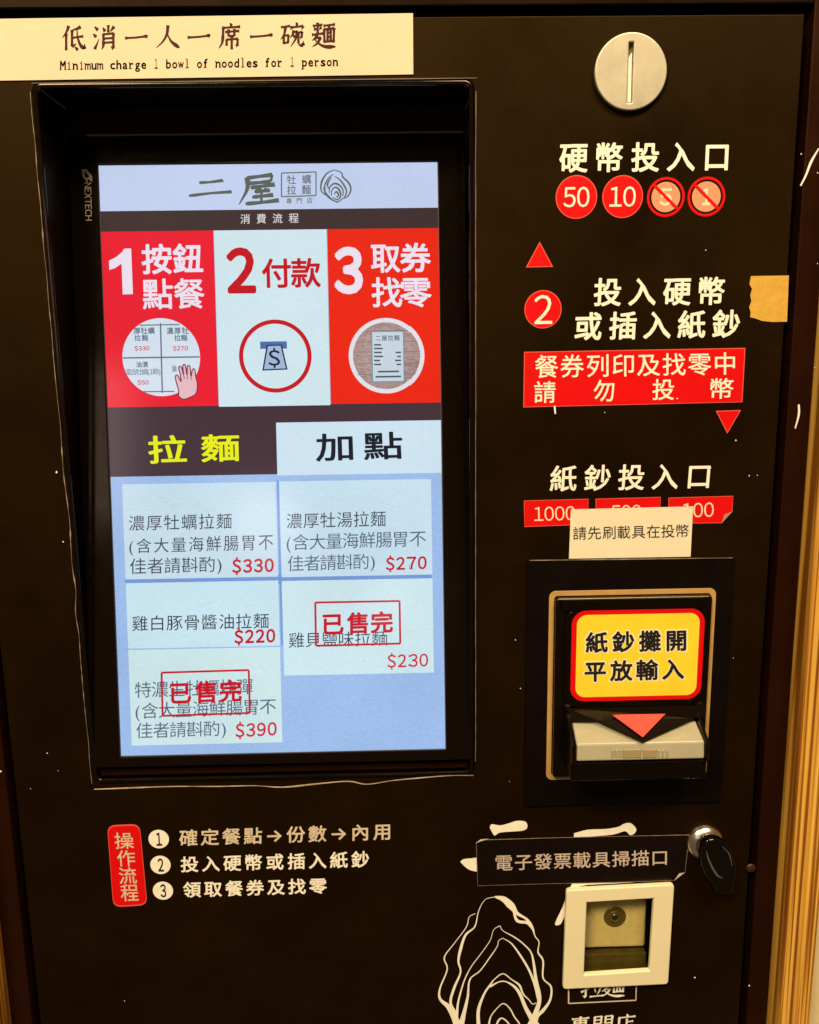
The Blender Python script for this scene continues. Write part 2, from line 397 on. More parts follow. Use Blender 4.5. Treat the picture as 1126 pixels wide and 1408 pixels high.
def brush_text(name, pl, s, q, m, parent, n=.0002, fat=1.0, g=None, bow=None):
    q = px(pl, q); f = quadmap(q)
    W = (Vector(q[1]) - Vector(q[0])).length; H = (Vector(q[3]) - Vector(q[0])).length
    V, Fs = brush(s, W, H, g, fat)
    out = []
    for k, (x, y) in enumerate(V):
        a, b = f(x, y); out.append(pl.w(a, b, n + (bow(a, b) if bow else 0) + (k // 14 % 9) * 2e-6))
    return obj(name, out, Fs, m, parent)
def bars(name, pl, segs, m, parent, n=.0002, wd=None):
    """joined thin straight strokes given as photo points + width in photo pixels"""
    V, Fs = [], []
    for i, (p, q, wpx) in enumerate(segs):
        a = Vector(pl.loc(p)); b = Vector(pl.loc(q)); d = (b - a).normalized(); nn = Vector((-d.y, d.x)) * wpx * .00056 / 2
        k = len(V); V += [pl.w(*(a + nn), n + i * 3e-6), pl.w(*(a - nn), n + i * 3e-6), pl.w(*(b - nn), n + i * 3e-6), pl.w(*(b + nn), n + i * 3e-6)]
        Fs.append([k, k + 1, k + 2, k + 3])
    return obj(name, V, Fs, m, parent)
def strokes(name, pl, lst, m, parent, n=.0002, k=6):
    """curved strokes: list of (photo points, widths in photo pixels)"""
    V, Fs = [], []
    for j, (pts, ws) in enumerate(lst):
        L_ = [pl.loc(p) for p in pts]
        def wf(t, ws=ws):
            x = t * (len(ws) - 1); i = min(int(x), len(ws) - 2) if len(ws) > 1 else 0
            w_ = ws[0] if len(ws) == 1 else ws[i] + (ws[i + 1] - ws[i]) * (x - i)
            return w_ * .00056
        v, f = ribbon(L_, wf, k); b = len(V)
        V += [pl.w(x, y, n + j * 4e-6) for x, y in v]; Fs += [[i + b for i in q] for q in f]
    return obj(name, V, Fs, m, parent)
def boxmesh(x0, x1, y0, y1, z0, z1, bevel=0.0, segs=2):
    bm = bmesh.new(); bmesh.ops.create_cube(bm, size=1)
    for v in bm.verts:
        v.co = Vector(((x0 + x1) / 2 + v.co.x * (x1 - x0), (y0 + y1) / 2 + v.co.y * (y1 - y0), (z0 + z1) / 2 + v.co.z * (z1 - z0)))
    if bevel: bmesh.ops.bevel(bm, geom=bm.edges[:], offset=bevel, segments=segs, affect='EDGES', profile=.5)
    return bm
def prism(points, dvec, bevel=0.0, segs=2):
    bm = bmesh.new(); dv = Vector(dvec)
    a = [bm.verts.new(p) for p in points]; b = [bm.verts.new(Vector(p) + dv) for p in points]
    bm.faces.new(a); bm.faces.new(b[::-1]); n = len(a)
    for i in range(n): bm.faces.new([a[i], a[(i + 1) % n], b[(i + 1) % n], b[i]])
    bmesh.ops.recalc_face_normals(bm, faces=bm.faces)
    if bevel: bmesh.ops.bevel(bm, geom=bm.edges[:], offset=bevel, segments=segs, affect='EDGES', profile=.5)
    return bm
def lathe(name, c, prof, m, parent, axis=Vector((0, -1, 0)), k=48, smooth=True):
    """prof: (radius, height along axis)"""
    ax = axis.normalized(); u = ax.orthogonal().normalized(); v = ax.cross(u); V, Fs = [], []
    for r, h in prof:
        for i in range(k):
            t = 2 * PI * i / k; V.append(c + ax * h + (u * math.cos(t) + v * math.sin(t)) * r)
    for j in range(len(prof) - 1):
        for i in range(k):
            a = j * k + i; b = j * k + (i + 1) % k; Fs.append([a, b, b + k, a + k])
    if prof[-1][0] > 0: Fs.append([(len(prof) - 1) * k + i for i in range(k)])
    o = obj(name, V, Fs, m, parent)
    if smooth:
        for p in o.data.polygons: p.use_smooth = len(p.vertices) == 4
    return o

# ------------------------------------------------------------------ main dimensions (world x / z on the door)
def X(u, v): return P(u, v).x
def Z(u, v): return P(u, v).z
dx1 = (X(1106, 30) + X(1061, 700) + X(1015, 1408)) / 3
dx0 = (X(5, 933) + X(40, 1290)) / 2 + .001
dzt = (Z(550, 24) + Z(1095, 17)) / 2
dzb = Z(560, 1408) - .32
rx0 = (X(42, 115) + X(90, 640) + X(130, 1082)) / 3
rx1 = (X(655, 110) + X(652, 600) + X(648, 1065)) / 3
rzt = (Z(42, 115) + Z(655, 107)) / 2
rzb = (Z(130, 1080) + Z(648, 1063)) / 2
def L2(x, z): return (x, z - CZ)     # world x,z -> DOOR local
GAP = .0065

# ================================================================== THE MACHINE
mach = thing('ticket_machine', 'black-brown meal ticket machine with a tall touchscreen recess, white lettering and coin and banknote inlets', 'ticket machine', (0, 0.01, dzb))
# scanner opening in the door
sc_in = (806, 1240), (893, 1337)
sa0, sb0, sa1, sb1 = box(DOOR, *sc_in)
outer = [L2(dx0, dzb), L2(dx1, dzb), L2(dx1, dzt), L2(dx0, dzt)]
rec = rrect((rx0, rzb - CZ, rx1, rzt - CZ), .007)
door = plate('door_panel', DOOR, [outer, rec, [(sa0, sb0), (sa1, sb0), (sa1, sb1), (sa0, sb1)]], M_door, mach, n0=-.003, th=.003, bevel=.0008)
# door return edges going back, so the gap has depth
for nm, a in (('door_edge', (dx1 - .0022, dx1 - .0006)), ('door_edge', (dx0 + .0006, dx0 + .0022))):
    from_bm(nm, boxmesh(a[0], a[1], .0032, .03, dzb + .001, dzt - .001), M_frame, mach)
from_bm('door_edge', boxmesh(dx0 + .0025, dx1 - .0025, .0032, .03, dzt - .0022, dzt - .0006), M_frame, mach)
# cabinet frame round the door
fw = .0185
from_bm('frame_stile', boxmesh(dx1 + GAP, dx1 + GAP + fw, -.001, .06, dzb, dzt + .06, .0012), M_frame, mach)
from_bm('frame_stile', boxmesh(dx0 - GAP - fw, dx0 - GAP, -.001, .06, dzb, dzt + .06, .0012), M_frame, mach)
from_bm('frame_rail', boxmesh(dx0 - GAP + .0002, dx1 + GAP - .0002, -.001, .06, dzt + GAP, dzt + .06, .0012), M_recess, mach)
from_bm('cabinet_back', boxmesh(dx0 - GAP - .001, dx1 + GAP + .001, .20, .21, dzb, dzt + .06), M_void, mach)
from_bm('gap_backing', boxmesh(dx1 - .003, dx1 + GAP + .0005, .031, .034, dzb, dzt), M_void, mach)
from_bm('gap_backing', boxmesh(dx0 - GAP - .0005, dx0 + .003, .031, .034, dzb, dzt), M_void, mach)
from_bm('gap_backing', boxmesh(dx0 + .004, dx1 - .004, .031, .034, dzt - .003, dzt + GAP + .0005), M_void, mach)
# recess walls
def quadsheet(name, pts, m, parent, th=.002):
    return from_bm(name, prism(pts, th), m, parent)
yb_t, yb_b = .092, .016
r = .0003
from_bm('recess_wall', prism([(rx0 - .0005, .0032, rzt + .0), (rx0 - .0005, yb_t + .02, rzt), (rx0 - .0005, yb_b + .02, rzb), (rx0 - .0005, .0032, rzb)], (-.002, 0, 0)), M_recess, mach)
from_bm('recess_wall', prism([(rx1 + .0005, .0032, rzt), (rx1 + .0005, yb_t + .02, rzt), (rx1 + .0005, yb_b + .02, rzb), (rx1 + .0005, .0032, rzb)], (.002, 0, 0)), M_recess, mach)
from_bm('recess_wall', prism([(rx0, .0032, rzt + .0006), (rx1, .0032, rzt + .0006), (rx1, yb_t + .02, rzt + .0006), (rx0, yb_t + .02, rzt + .0006)], (0, 0, .002)), M_recess, mach)
from_bm('recess_wall', prism([(rx0, .0032, rzb - .0006), (rx1, .0032, rzb - .0006), (rx1, yb_b + .02, rzb - .0006), (rx0, yb_b + .02, rzb - .0006)], (0, 0, -.002)), M_recess, mach)
# trim strip round the mouth of the recess (sits inside the opening)
b_in = (rx0 + .0006, rzb - CZ + .0006, rx1 - .0006, rzt - CZ - .0006)
plate('recess_trim', DOOR, [rrect(b_in, .0068), rrect(inset(b_in, .0034), .0042)], M_gloss, mach, n0=-.0012, th=.003, bevel=.0011)
# lower sill ledge in two steps
from_bm('sill_ledge', boxmesh(rx0 + .005, rx1 - .005, .003, .0135, rzb + .0045, rzb + .0105, .001), M_frame, mach)

# ================================================================== TOUCHSCREEN
scr_q = [(136, 226), (603, 222), (611, 1028), (165, 1043)]
ql = px(SCR, scr_q)
sx0 = (ql[0][0] + ql[3][0]) / 2; sx1 = (ql[1][0] + ql[2][0]) / 2
sb_t = (ql[0][1] + ql[1][1]) / 2; sb_b = (ql[2][1] + ql[3][1]) / 2
mon = thing('touchscreen_monitor', 'lit touchscreen with a red, white and blue ordering menu, leaning back in the recess', 'touchscreen', SCR.w((sx0 + sx1) / 2, sb_b - .012, -.02))
bez_t = SCR.loc((350, 186))[1]
bb = (rx0 + .002, sb_b - .0085, rx1 - .002, bez_t)
plate('bezel', SCR, [rrect(bb, .002), rectl((sx0, sb_b, sx1, sb_t))], M_gloss, mon, n0=-.004, th=.0062, bevel=.0006)
# inner lip, thin lighter line at the glass edge
plate('panel_edge', SCR, [rectl((sx0 - .0004, sb_b - .0004, sx1 + .0004, sb_t + .0004)), rectl((sx0 + .0005, sb_b + .0005, sx1 - .0005, sb_t - .0005))], mat('grey_edge', (.10, .10, .11), .3, .5), mon, n0=-.0004, th=.0008)
from_bm('housing', prism([SCR.w(bb[0] + .004, bb[1] + .003, -.0045), SCR.w(bb[2] - .004, bb[1] + .003, -.0045), SCR.w(bb[2] - .004, bb[3] - .003, -.0045), SCR.w(bb[0] + .004, bb[3] - .003, -.0045)], SCR.N * -.02), M_black, mon)
# filler panel between top of the bezel and the recess roof
fy = SCR.w(0, bez_t, 0).y
from_bm('filler_panel', prism([(rx0 + .001, fy - .004, SCR.w(0, bez_t, 0).z + .0022), (rx1 - .001, fy - .004, SCR.w(0, bez_t, 0).z + .0022), (rx1 - .001, fy + .004, rzt - .0005), (rx0 + .001, fy + .004, rzt - .0005)], (0, .004, 0)), mat('brown_filler', (.03, .011, .006), .3, .45, rnoise=.06, nscale=12), mach)

disp = obj('display', [SCR.w(sx0, sb_b, -.0002), SCR.w(sx1, sb_b, -.0002), SCR.w(sx1, sb_t, -.0002), SCR.w(sx0, sb_t, -.0002)], [[0, 1, 2, 3]], lit('background', (158, 190, 236), grain=.07), mon)
EPS = .00012
def area(name, tl, br, m, parent, lev=1, full=None):
    b = list(box(SCR, tl, br))
    if full and 'l' in full: b[0] = sx0
    if full and 'r' in full: b[2] = sx1
    if full and 't' in full: b[3] = sb_t
    o = obj(name, [SCR.w(x, y, -.0002 + lev * EPS) for x, y in rectl(b)], [[0, 1, 2, 3]], m, parent); return o
def st(s, where, col, parent, lev=2, bold=0.0, name='text', **k):
    return text(name, SCR, s, where, lit('ink_%d_%d_%d' % col, col, grain=.02), parent, n=-.0002 + lev * EPS, bold=bold, **k)
WHT = (236, 226, 240); TIL = (192, 220, 236); NAVY = (38, 44, 56)
# header
hd = area('header_bar', (136, 226), (604, 287), lit('header', (194, 209, 240)), mon, 1, 'ltr')
OL = (92, 98, 88)
brush_text('logo_character', SCR, '二', [(260, 246), (319, 244), (319, 270), (260, 272)], lit('olive', OL), hd, n=-.0002 + 2 * EPS, fat=1.15, g=1.0)
brush_text('logo_character', SCR, '屋', [(328, 239), (384, 237), (384, 279), (328, 281)], lit('olive', OL), hd, n=-.0002 + 2 * EPS, fat=.95, g=1.0)
bars('logo_box', SCR, [((387.5, 237.5), (435, 236), 1.6), ((435, 236), (435, 268.5), 1.6), ((435, 268.5), (387.5, 270), 1.6), ((387.5, 270), (387.5, 237.5), 1.6)], lit('olive', OL), hd, n=-.0002 + 2 * EPS)
st('牡蠣', [(395, 240.5), (428, 239.5), (428, 252), (395, 253)], OL, hd, bold=.012)
st('拉麵', [(395, 254.5), (428, 253.5), (428, 266.5), (395, 267.5)], OL, hd, bold=.012)
st('專門店', [(394, 272), (430, 271), (430, 279), (394, 280)], OL, hd, bold=.01)
def oyster(cx_, cy_, s, ww):
    """curling shell lines: photo points about a centre"""
    o = []
    for pts in ([(-2, -22), (-12, -17), (-19, -6), (-20, 6), (-14, 13)], [(-2, -22), (8, -18), (10, -12), (18, -4), (21, 5), (17, 14), (9, 18)],
                [(-3, -16), (-10, -10), (-15, 0), (-14, 10), (-8, 17), (2, 22), (9, 18)], [(-1, -13), (6, -8), (12, 0), (15, 8), (12, 16)],
                [(-9, 10), (-8, 2), (-2, -3), (5, -1), (10, 6), (10, 14)], [(-6, 14), (-5, 6), (0, 2), (5, 6), (7, 14), (2, 19), (-4, 16)], [(-2, 12), (1, 8), (4, 13), (1, 16)],
                [(-17, 3), (-12, 12), (-5, 19), (3, 23)], [(-6, -12), (-11, -3), (-10, 4)]):
        o.append(([(cx_ + x * s, cy_ + y * s) for x, y in pts], [ww * .6, ww * 1.3, ww * .7]))
    return o
strokes('shell_emblem', SCR, oyster(462, 255, 1.0, 2.0), lit('olive', OL), hd, n=-.0002 + 2 * EPS)
b1 = area('caption_bar', (139, 290), (604, 313), lit('caption', (62, 46, 47)), mon, 1.4, 'lr')
st('消費流程', [(331, 294), (411, 292.5), (411, 306), (331, 307.5)], (214, 210, 214), b1, bold=.012)
# three instruction panels
p1 = area('instruction_panel', (139, 312.5), (301, 558), lit('crimson', (236, 26, 48)), mon, 1, 'l'); tag(p1, 'crimson panel with a numeral 1')
p3 = area('instruction_panel', (450, 309), (606, 556), lit('orange_red', (236, 36, 14)), mon, 1, 'r'); tag(p3, 'orange-red panel with a numeral 3')
e0 = SCR.loc((298, 440))[0]; e1 = SCR.loc((452, 440))[0]; yt = SCR.loc((370, 312.5))[1]; yb = SCR.loc((380, 558))[1]
for o, a in ((p1, 1), (p3, 0)):
    pass
p2 = obj('instruction_panel', [SCR.w(x, y, -.0002 + 1.3 * EPS) for x, y in rectl((e0, yb, e1, yt))], [[0, 1, 2, 3]], lit('pale_panel', (208, 231, 238)), mon); tag(p2, 'pale panel with a numeral 2')
st('1', [(150, 341), (180, 341), (183, 404), (163, 405)], WHT, p1, bold=.055) if False else plate('text', SCR, [px(SCR, [(171, 341.5), (180.5, 341.2), (183, 404), (169, 404.5), (167.3, 362), (159, 368), (150.5, 371), (150, 358), (160, 353), (168, 346)])], lit('ink_%d_%d_%d' % WHT, WHT, grain=.02), p1, n0=-.0002 + 2 * EPS)
st('按鈕', ((194, 335), (280, 376)), WHT, p1, bold=.024)
st('點餐', ((195, 383), (282, 424)), WHT, p1, bold=.016)
DR = (196, 14, 30)
st('2', ((311, 340), (353, 403)), DR, p2, bold=.034, lev=3)
st('付款', ((360, 355), (442, 395)), DR, p2, bold=.022, lev=3)
st('3', ((459, 339), (500, 404)), WHT, p3, bold=.038)
st('取券', ((510, 334), (592, 374)), WHT, p3, bold=.022)
st('找零', ((511, 381), (593, 422)), WHT, p3, bold=.018)
def disc(name, c, rpx, m, parent, lev, hole=None):
    cc = SCR.loc(c); rr = abs(SCR.loc((c[0] + rpx, c[1]))[0] - SCR.loc((c[0] - rpx, c[1]))[0]) / 2
    lp = [circ(cc, rr, 56)]
    if hole: lp.append(circ(cc, rr * hole, 56))
    return plate(name, SCR, lp, m, parent, n0=-.0002 + lev * EPS)
# circle 1: menu close-up
disc('menu_picture', (222, 491), 53.5, lit('disc', (214, 228, 240)), p1, 2)
GL = (88, 110, 130)
bars('menu_grid_line', SCR, [((221, 444), (223.5, 540), 2), ((169, 492), (275, 490.5), 2), ((192, 447), (247, 446), 1.6), ((197, 538.5), (240, 538), 1.6)], lit('gridline', GL), p1, n=-.0002 + 3 * EPS)
for s_, tl, br, col in (('厚牡蠣', (184, 450), (213, 459), GL), ('拉麵', (185, 460), (204, 468.5), GL), ('$330', (185, 475), (206, 482.5), (200, 40, 70)),
                        ('濃厚牡', (229, 450), (260, 459), GL), ('拉麵', (240, 460), (258, 468.5), GL), ('$270', (238, 475), (259, 482.5), (200, 40, 70)),
                        ('油漬', (187, 497), (204, 505), GL), ('富含牡蠣(1顆)', (173, 507), (221, 515), GL), ('$50', (189, 522), (205, 529.5), (200, 40, 70)), ('油', (236, 502), (243, 511), GL)):
    st(s_, (tl, br), col, p1, lev=3, bold=.02 if len(s_) < 5 else 0)
hand = [(246, 545), (246, 536), (243, 526), (241.5, 518), (243.5, 515.5), (246, 518), (249.5, 525), (248, 513), (246, 505.5), (248.5, 503.5), (250.8, 507), (253, 516), (252, 506), (252.3, 501.5), (255, 501.5), (256.2, 507), (257.8, 516), (257.8, 506), (259, 502.5), (261.5, 503.5), (262.2, 509), (263.2, 518), (264.6, 509.5), (266.4, 507), (268.4, 508.5), (270, 519), (272, 529), (270, 541), (262, 546), (253, 549)]
hl = [tuple(v) for v in spline(px(SCR, hand) + [SCR.loc(hand[0])], 3)][:-1]
plate('pointing_hand', SCR, [hl], lit('hand', (232, 186, 196)), p1, n0=-.0002 + 5 * EPS)
V, Fs = ribbon(hl + [hl[0]], lambda t: .0009, 1, False)
obj('hand_outline', [SCR.w(x, y, -.0002 + 6 * EPS) for x, y in V], Fs, lit('hand_line', (120, 40, 60)), p1)
strokes('finger_line', SCR, [([(253, 516), (254, 521)], [1]), ([(257.8, 516), (258.5, 521)], [1]), ([(263.2, 518), (263.5, 522)], [1])], lit('hand_line', (120, 40, 60)), p1, n=-.0002 + 6 * EPS)
# circle 2: banknote icon
disc('icon_ring', (379, 489.5), 50, lit('ring_red', (200, 18, 32)), p2, 2, hole=.885)
area('slot_icon', (358, 469.5), (395, 479), lit('steel_blue', (78, 108, 168)), p2, 2)
bn = [(367, 474), (388, 473.5), (396, 508), (361, 509.5)]
plate('banknote_icon', SCR, [px(SCR, bn)], lit('icon_line', (36, 40, 58)), p2, n0=-.0002 + 3 * EPS)
bn2 = [(369, 475.7), (386.3, 475.2), (393.6, 506.3), (363.4, 507.6)]
plate('banknote_icon', SCR, [px(SCR, bn2)], lit('icon_fill', (158, 186, 218)), p2, n0=-.0002 + 4 * EPS)
st('$', ((369, 478), (386, 506)), (24, 28, 44), p2, lev=5, bold=.012)
# circle 3: receipt on wood
disc('picture_ring', (531.5, 489), 51.5, lit('disc_w', (226, 224, 230)), p3, 2)
disc('receipt_picture', (531.5, 489), 45.5, lit('table', (168, 142, 138), grain=.3), p3, 3)
bars('plank_line', SCR, [((490, 470 ), (573, 469), 1), ((486, 484), (577, 483), 1), ((487, 500), (576, 499), 1), ((492, 515), (571, 514), 1), ((502, 455), (561, 454), 1)], lit('plank', (140, 112, 110)), p3, n=-.0002 + 3.6 * EPS)
area('receipt', (511, 455), (557, 525), lit('receipt_edge', (110, 140, 170)), p3, 4)
area('receipt', (512.3, 456.4), (555.7, 523.6), lit('receipt_paper', (198, 212, 222)), p3, 5)
st('二屋拉麵', ((517, 461), (550, 468)), (50, 54, 64), p3, lev=6, bold=.01)
rnd = random.Random(3); sg = []
for i, v in enumerate((474, 479, 484.5, 490, 495.5, 501)):
    x = 515
    sg.append(((x, v), (x + 8 + rnd.random() * 7, v), 2.2))
    if i > 1: sg.append(((547 - rnd.random() * 4, v), (552, v), 2.2))
sg += [((520, 511), (549, 510.5), 2.4), ((517, 518), (552, 517.5), 2.4)]
bars('receipt_print', SCR, sg, lit('receipt_ink', (70, 84, 100)), p3, n=-.0002 + 6 * EPS)
# tabs
tb1 = area('menu_tab', (150, 560), (381, 652), lit('tab_dark', (66, 47, 56)), mon, 1.2, 'lr')
b = list(box(SCR, (150, 560), (381, 652)))
def shrink(o, a1):
    for v in o.data.vertices:
        if v.co.x > 0 and False: v.co.x = a1
tag(tb1, 'dark plum tab with yellow characters')
tb2 = area('menu_tab', (380, 581), (607, 650), lit('tab_pale', (206, 228, 242)), mon, 2, 'r'); tag(tb2, 'pale tab with black characters')
st('拉麵', [(203, 599), (329, 596), (330, 634), (205, 638)], (232, 236, 20), tb1, bold=.02, asp=1.36)
st('加點', [(434, 596), (553, 593), (555, 631), (435, 635)], (20, 26, 38), tb2, lev=4, bold=.018, asp=1.36)
# lower blue starts under tabs (background shows)
# menu buttons
BT = [((168, 666), (382, 793)), ((386, 662), (592, 790)), ((174, 802), (384, 888)), ((389, 799), (595, 925)), ((177, 894), (388, 1021))]
LABS = ['pale menu button top left, price 330', 'pale menu button top right, price 270', 'short pale menu button, price 220', 'pale menu button with a red stamp on the right, price 230', 'pale menu button with a red stamp at lower left, price 390']
bt = []
tiles = [lit('tile_a', (200, 224, 238), grain=.05), lit('tile_b', (201, 227, 242), grain=.05), lit('tile_c', (200, 229, 240), grain=.05), lit('tile_d', (206, 233, 240), grain=.05), lit('tile_e', (206, 232, 234), grain=.05)]
xs_l = SCR.loc((170, 720))[0]; xs_m0 = SCR.loc((383, 800))[0]; xs_m1 = SCR.loc((388, 800))[0]; xs_r = SCR.loc((594, 800))[0]
for i, (tl, br) in enumerate(BT):
    bx = list(box(SCR, tl, br))
    if i in (0, 2, 4): bx[0], bx[2] = xs_l, xs_m0
    else: bx[0], bx[2] = xs_m1, xs_r
    o = obj('menu_button', [SCR.w(x, y, -.0002 + 2 * EPS) for x, y in rectl(bx)], [[0, 1, 2, 3]], tiles[i], mon); o['label'] = LABS[i]; bt.append(o)
area('menu_divider', (172, 794.5), (593, 799), lit('divider', (118, 152, 216)), mon, 1)
area('menu_divider', (383.5, 660), (387, 888), lit('divider', (118, 152, 216)), mon, 1)
GD = (58, 66, 82); GM = (84, 98, 124); RP = (196, 10, 36); RL = (204, 40, 62)
def L4(x0, yt0, yb0, x1, yt1, yb1): return [(x0, yt0), (x1, yt1), (x1, yb1), (x0, yb0)]
st('濃厚牡蠣拉麵', L4(177.5, 709, 730, 319, 705.5, 727), GD, bt[0], lev=3, bold=-.004)
st('(含大量海鮮腸胃不', L4(178, 741, 761, 376, 734, 756), GD, bt[0], lev=3, bold=-.002)
st('佳者請斟酌)', L4(179, 768, 790, 305, 765, 786), GD, bt[0], lev=3, bold=-.002)
st('$330', L4(319.5, 766.3, 791.2, 377, 764.8, 789.2), RP, bt[0], lev=3, bold=0.028, gap=.11)
st('濃厚牡湯拉麵', L4(394.5, 706, 727, 531, 702, 724), GD, bt[1], lev=3, bold=-.004)
st('(含大量海鮮腸胃不', L4(394.5, 735, 757, 585, 729, 751), GM, bt[1], lev=3, bold=-.002)
st('佳者請斟酌)', L4(396, 764, 786, 516, 761, 782), GM, bt[1], lev=3, bold=-.002)
st('$270', L4(531, 763.8, 787.2, 586, 761.8, 785.2), RP, bt[1], lev=3, bold=0.024, gap=.11)
st('雞白豚骨醬油拉麵', L4(182, 847, 868, 370, 843, 864), (40, 46, 58), bt[2], lev=3, bold=0)
st('$220', L4(322.5, 863.8, 888.2, 379, 861.8, 886.2), RP, bt[2], lev=3, bold=0.030, gap=.11)
st('雞貝鹽味拉麵', L4(397.5, 870, 891, 533, 867, 888), GD, bt[3], lev=3, bold=-.002)
st('$230', L4(533, 897.8, 921.2, 588, 895.8, 919.2), RL, bt[3], lev=3, bold=0.014, gap=.11)
st('特濃生牡蠣炸彈', L4(185.7, 938, 960, 348, 933, 955), GM, bt[4], lev=3, bold=-.004)
st('(含大量海鮮腸胃不', L4(186.6, 967, 989, 380, 960, 982), GM, bt[4], lev=3, bold=-.004)
st('佳者請斟酌)', L4(187.5, 994, 1016, 311, 991, 1012), GM, bt[4], lev=3, bold=-.004)
st('$390', L4(324, 992.8, 1017.2, 381, 989.8, 1014.2), RL, bt[4], lev=3, bold=0.022, gap=.11)
def stamp(par, q, tq):
    s_ = [(q[i], q[(i + 1) % 4], 2.9) for i in range(4)]
    bars('sold_out_frame', SCR, s_, lit('stamp', (200, 10, 40)), par, n=-.0002 + 4 * EPS)
    st('已售完', tq, (200, 8, 40), par, lev=4, bold=.03, name='sold_out_text')
stamp(bt[3], [(434, 828.5), (550, 826.5), (551, 885), (435, 888)], L4(444, 843, 874, 541, 840, 870))
stamp(bt[4], [(222.5, 925), (342.5, 921.5), (344, 980.5), (224, 984.5)], L4(234, 938, 969, 333, 934, 965))
# maker's mark on the bezel, reading downwards
def vtext(name, pl, s, q, m, parent, n, bold=0, sk=0):
    W = (Vector(pl.loc(q[0])) - Vector(pl.loc(q[3]))).length; H = (Vector(pl.loc(q[0])) - Vector(pl.loc(q[1]))).length
    V_, F_ = line_mesh(s, bold, W, H, False, .05)
    f = quadmap(px(pl, [q[1], q[2], q[3], q[0]]))       # top of the letters points right
    return obj(name, [pl.w(*f(x, y), n + z) for x, y, z in V_], F_, m, parent)
M_mark = mat('grey_gold_print', (.34, .27, .17), .4, .4)
vtext('maker_name', SCR, 'NEXTECH', [(117.5, 252), (127, 252), (128, 304), (119, 304)], M_mark, mon, .0024, .006)
plate('maker_symbol', SCR, [px(SCR, [(114, 234), (120, 233), (128.5, 243), (128.5, 251), (122.5, 247), (122, 252.5), (115, 243)]), px(SCR, [(118, 236.5), (124.5, 243.5), (120.5, 246), (118, 242)])], M_mark, mon, n0=.0024)

# ================================================================== LETTERING ON THE DOOR (vinyl, part of the machine)
def dt(s, where, m=M_cream, parent=None, bold=.03, n=.00025, name='lettering', label=None, **k):
    return text(name, DOOR, s, where, m, parent or mach, n=n, bold=bold, label=label, **k)
dt('硬幣投入口', [(769, 196), (1002, 194), (1000, 235), (768, 237)], bold=.022, label='white characters under the round coin inlet')
dt('投入硬幣', [(817, 382), (997, 380), (995, 419), (815, 421)], bold=.022)
dt('或插入紙鈔', [(791, 429), (1018, 425), (1016, 464), (789, 468)], bold=.022)
dt('紙鈔投入口', [(757, 640), (977, 636), (974, 672), (755, 676)], m=M_cream, bold=.016)
dt('確定餐點→份數→內用', L4(246.6, 1141, 1164, 537, 1132, 1155), m=M_creamd, bold=.018)
dt('投入硬幣或插入紙鈔', L4(248.8, 1178, 1200, 508, 1170, 1193), bold=.02)
dt('領取餐券及找零', L4(252, 1213, 1235, 450, 1207, 1229), bold=.022)
for i, (c, mm) in enumerate((((218.6, 1154), M_cream), ((221, 1189.5), M_cream), ((224.4, 1225), M_cream))):
    l = DOOR.loc(c); rr = .0086
    g = plate('number_disc', DOOR, [circ(l, rr, 36)], mm, mach, n0=.00025)
    o = text('numeral', DOOR, '123'[i], ((c[0] - 4.2, c[1] - 9), (c[0] + 5, c[1] + 9)), M_inkb, g, n=.0004, bold=.02)

# brush logo and oyster emblem on the door
def S10(x, y): return (600 + x / 5.065, 1130 + y / 5.065)
def S9(x, y): return (580 + x / 2.062, 1080 + y / 2.062)
def blob(name, pts, m=M_cream, parent=None, n=.00025, sm=3):
    l = px(DOOR, pts)
    if sm: l = [tuple(v) for v in spline(l + [l[0]], sm)][:-1]
    return plate(name, DOOR, [l], m, parent or mach, n0=n)
blob('logo_brush_stroke', [S10(*p) for p in [(368, 42), (382, 18), (440, 26), (500, 12), (560, -6), (620, 2), (630, 42), (600, 62), (540, 68), (440, 76), (405, 97), (388, 80)]])
blob('logo_brush_stroke', [S10(*p) for p in [(163, 280), (185, 262), (240, 256), (300, 256), (300, 340), (245, 342), (200, 318)]])
blob('logo_brush_stroke', [S9(*p) for p in [(430, 136), (470, 126), (520, 124), (556, 118), (570, 110), (590, 107), (606, 122), (604, 134), (590, 142), (575, 130), (540, 140), (470, 146), (434, 150)]])
blob('logo_brush_stroke', [S9(*p) for p in [(430, 270), (470, 268), (560, 262), (600, 264), (600, 275), (540, 279), (440, 288), (424, 330), (404, 370), (392, 394), (376, 393), (398, 345), (414, 300)]])
bars('logo_box', DOOR, [(S9(415, 575), S9(415, 619), 2.2), (S9(415, 619), S9(606, 610), 2.2), (S9(606, 610), S9(607, 560), 1.6)], M_creamd, mach, n=.00025)
brush_text('lettering', DOOR, '拉麵', [(799, 1345), (860, 1342), (858, 1371), (797, 1374)], M_cream, mach, n=.00025, fat=1.1)
brush_text('lettering', DOOR, '專門店', [(783, 1399), (876, 1394), (873, 1421), (781, 1425)], M_cream, mach, n=.00025, fat=1.25)
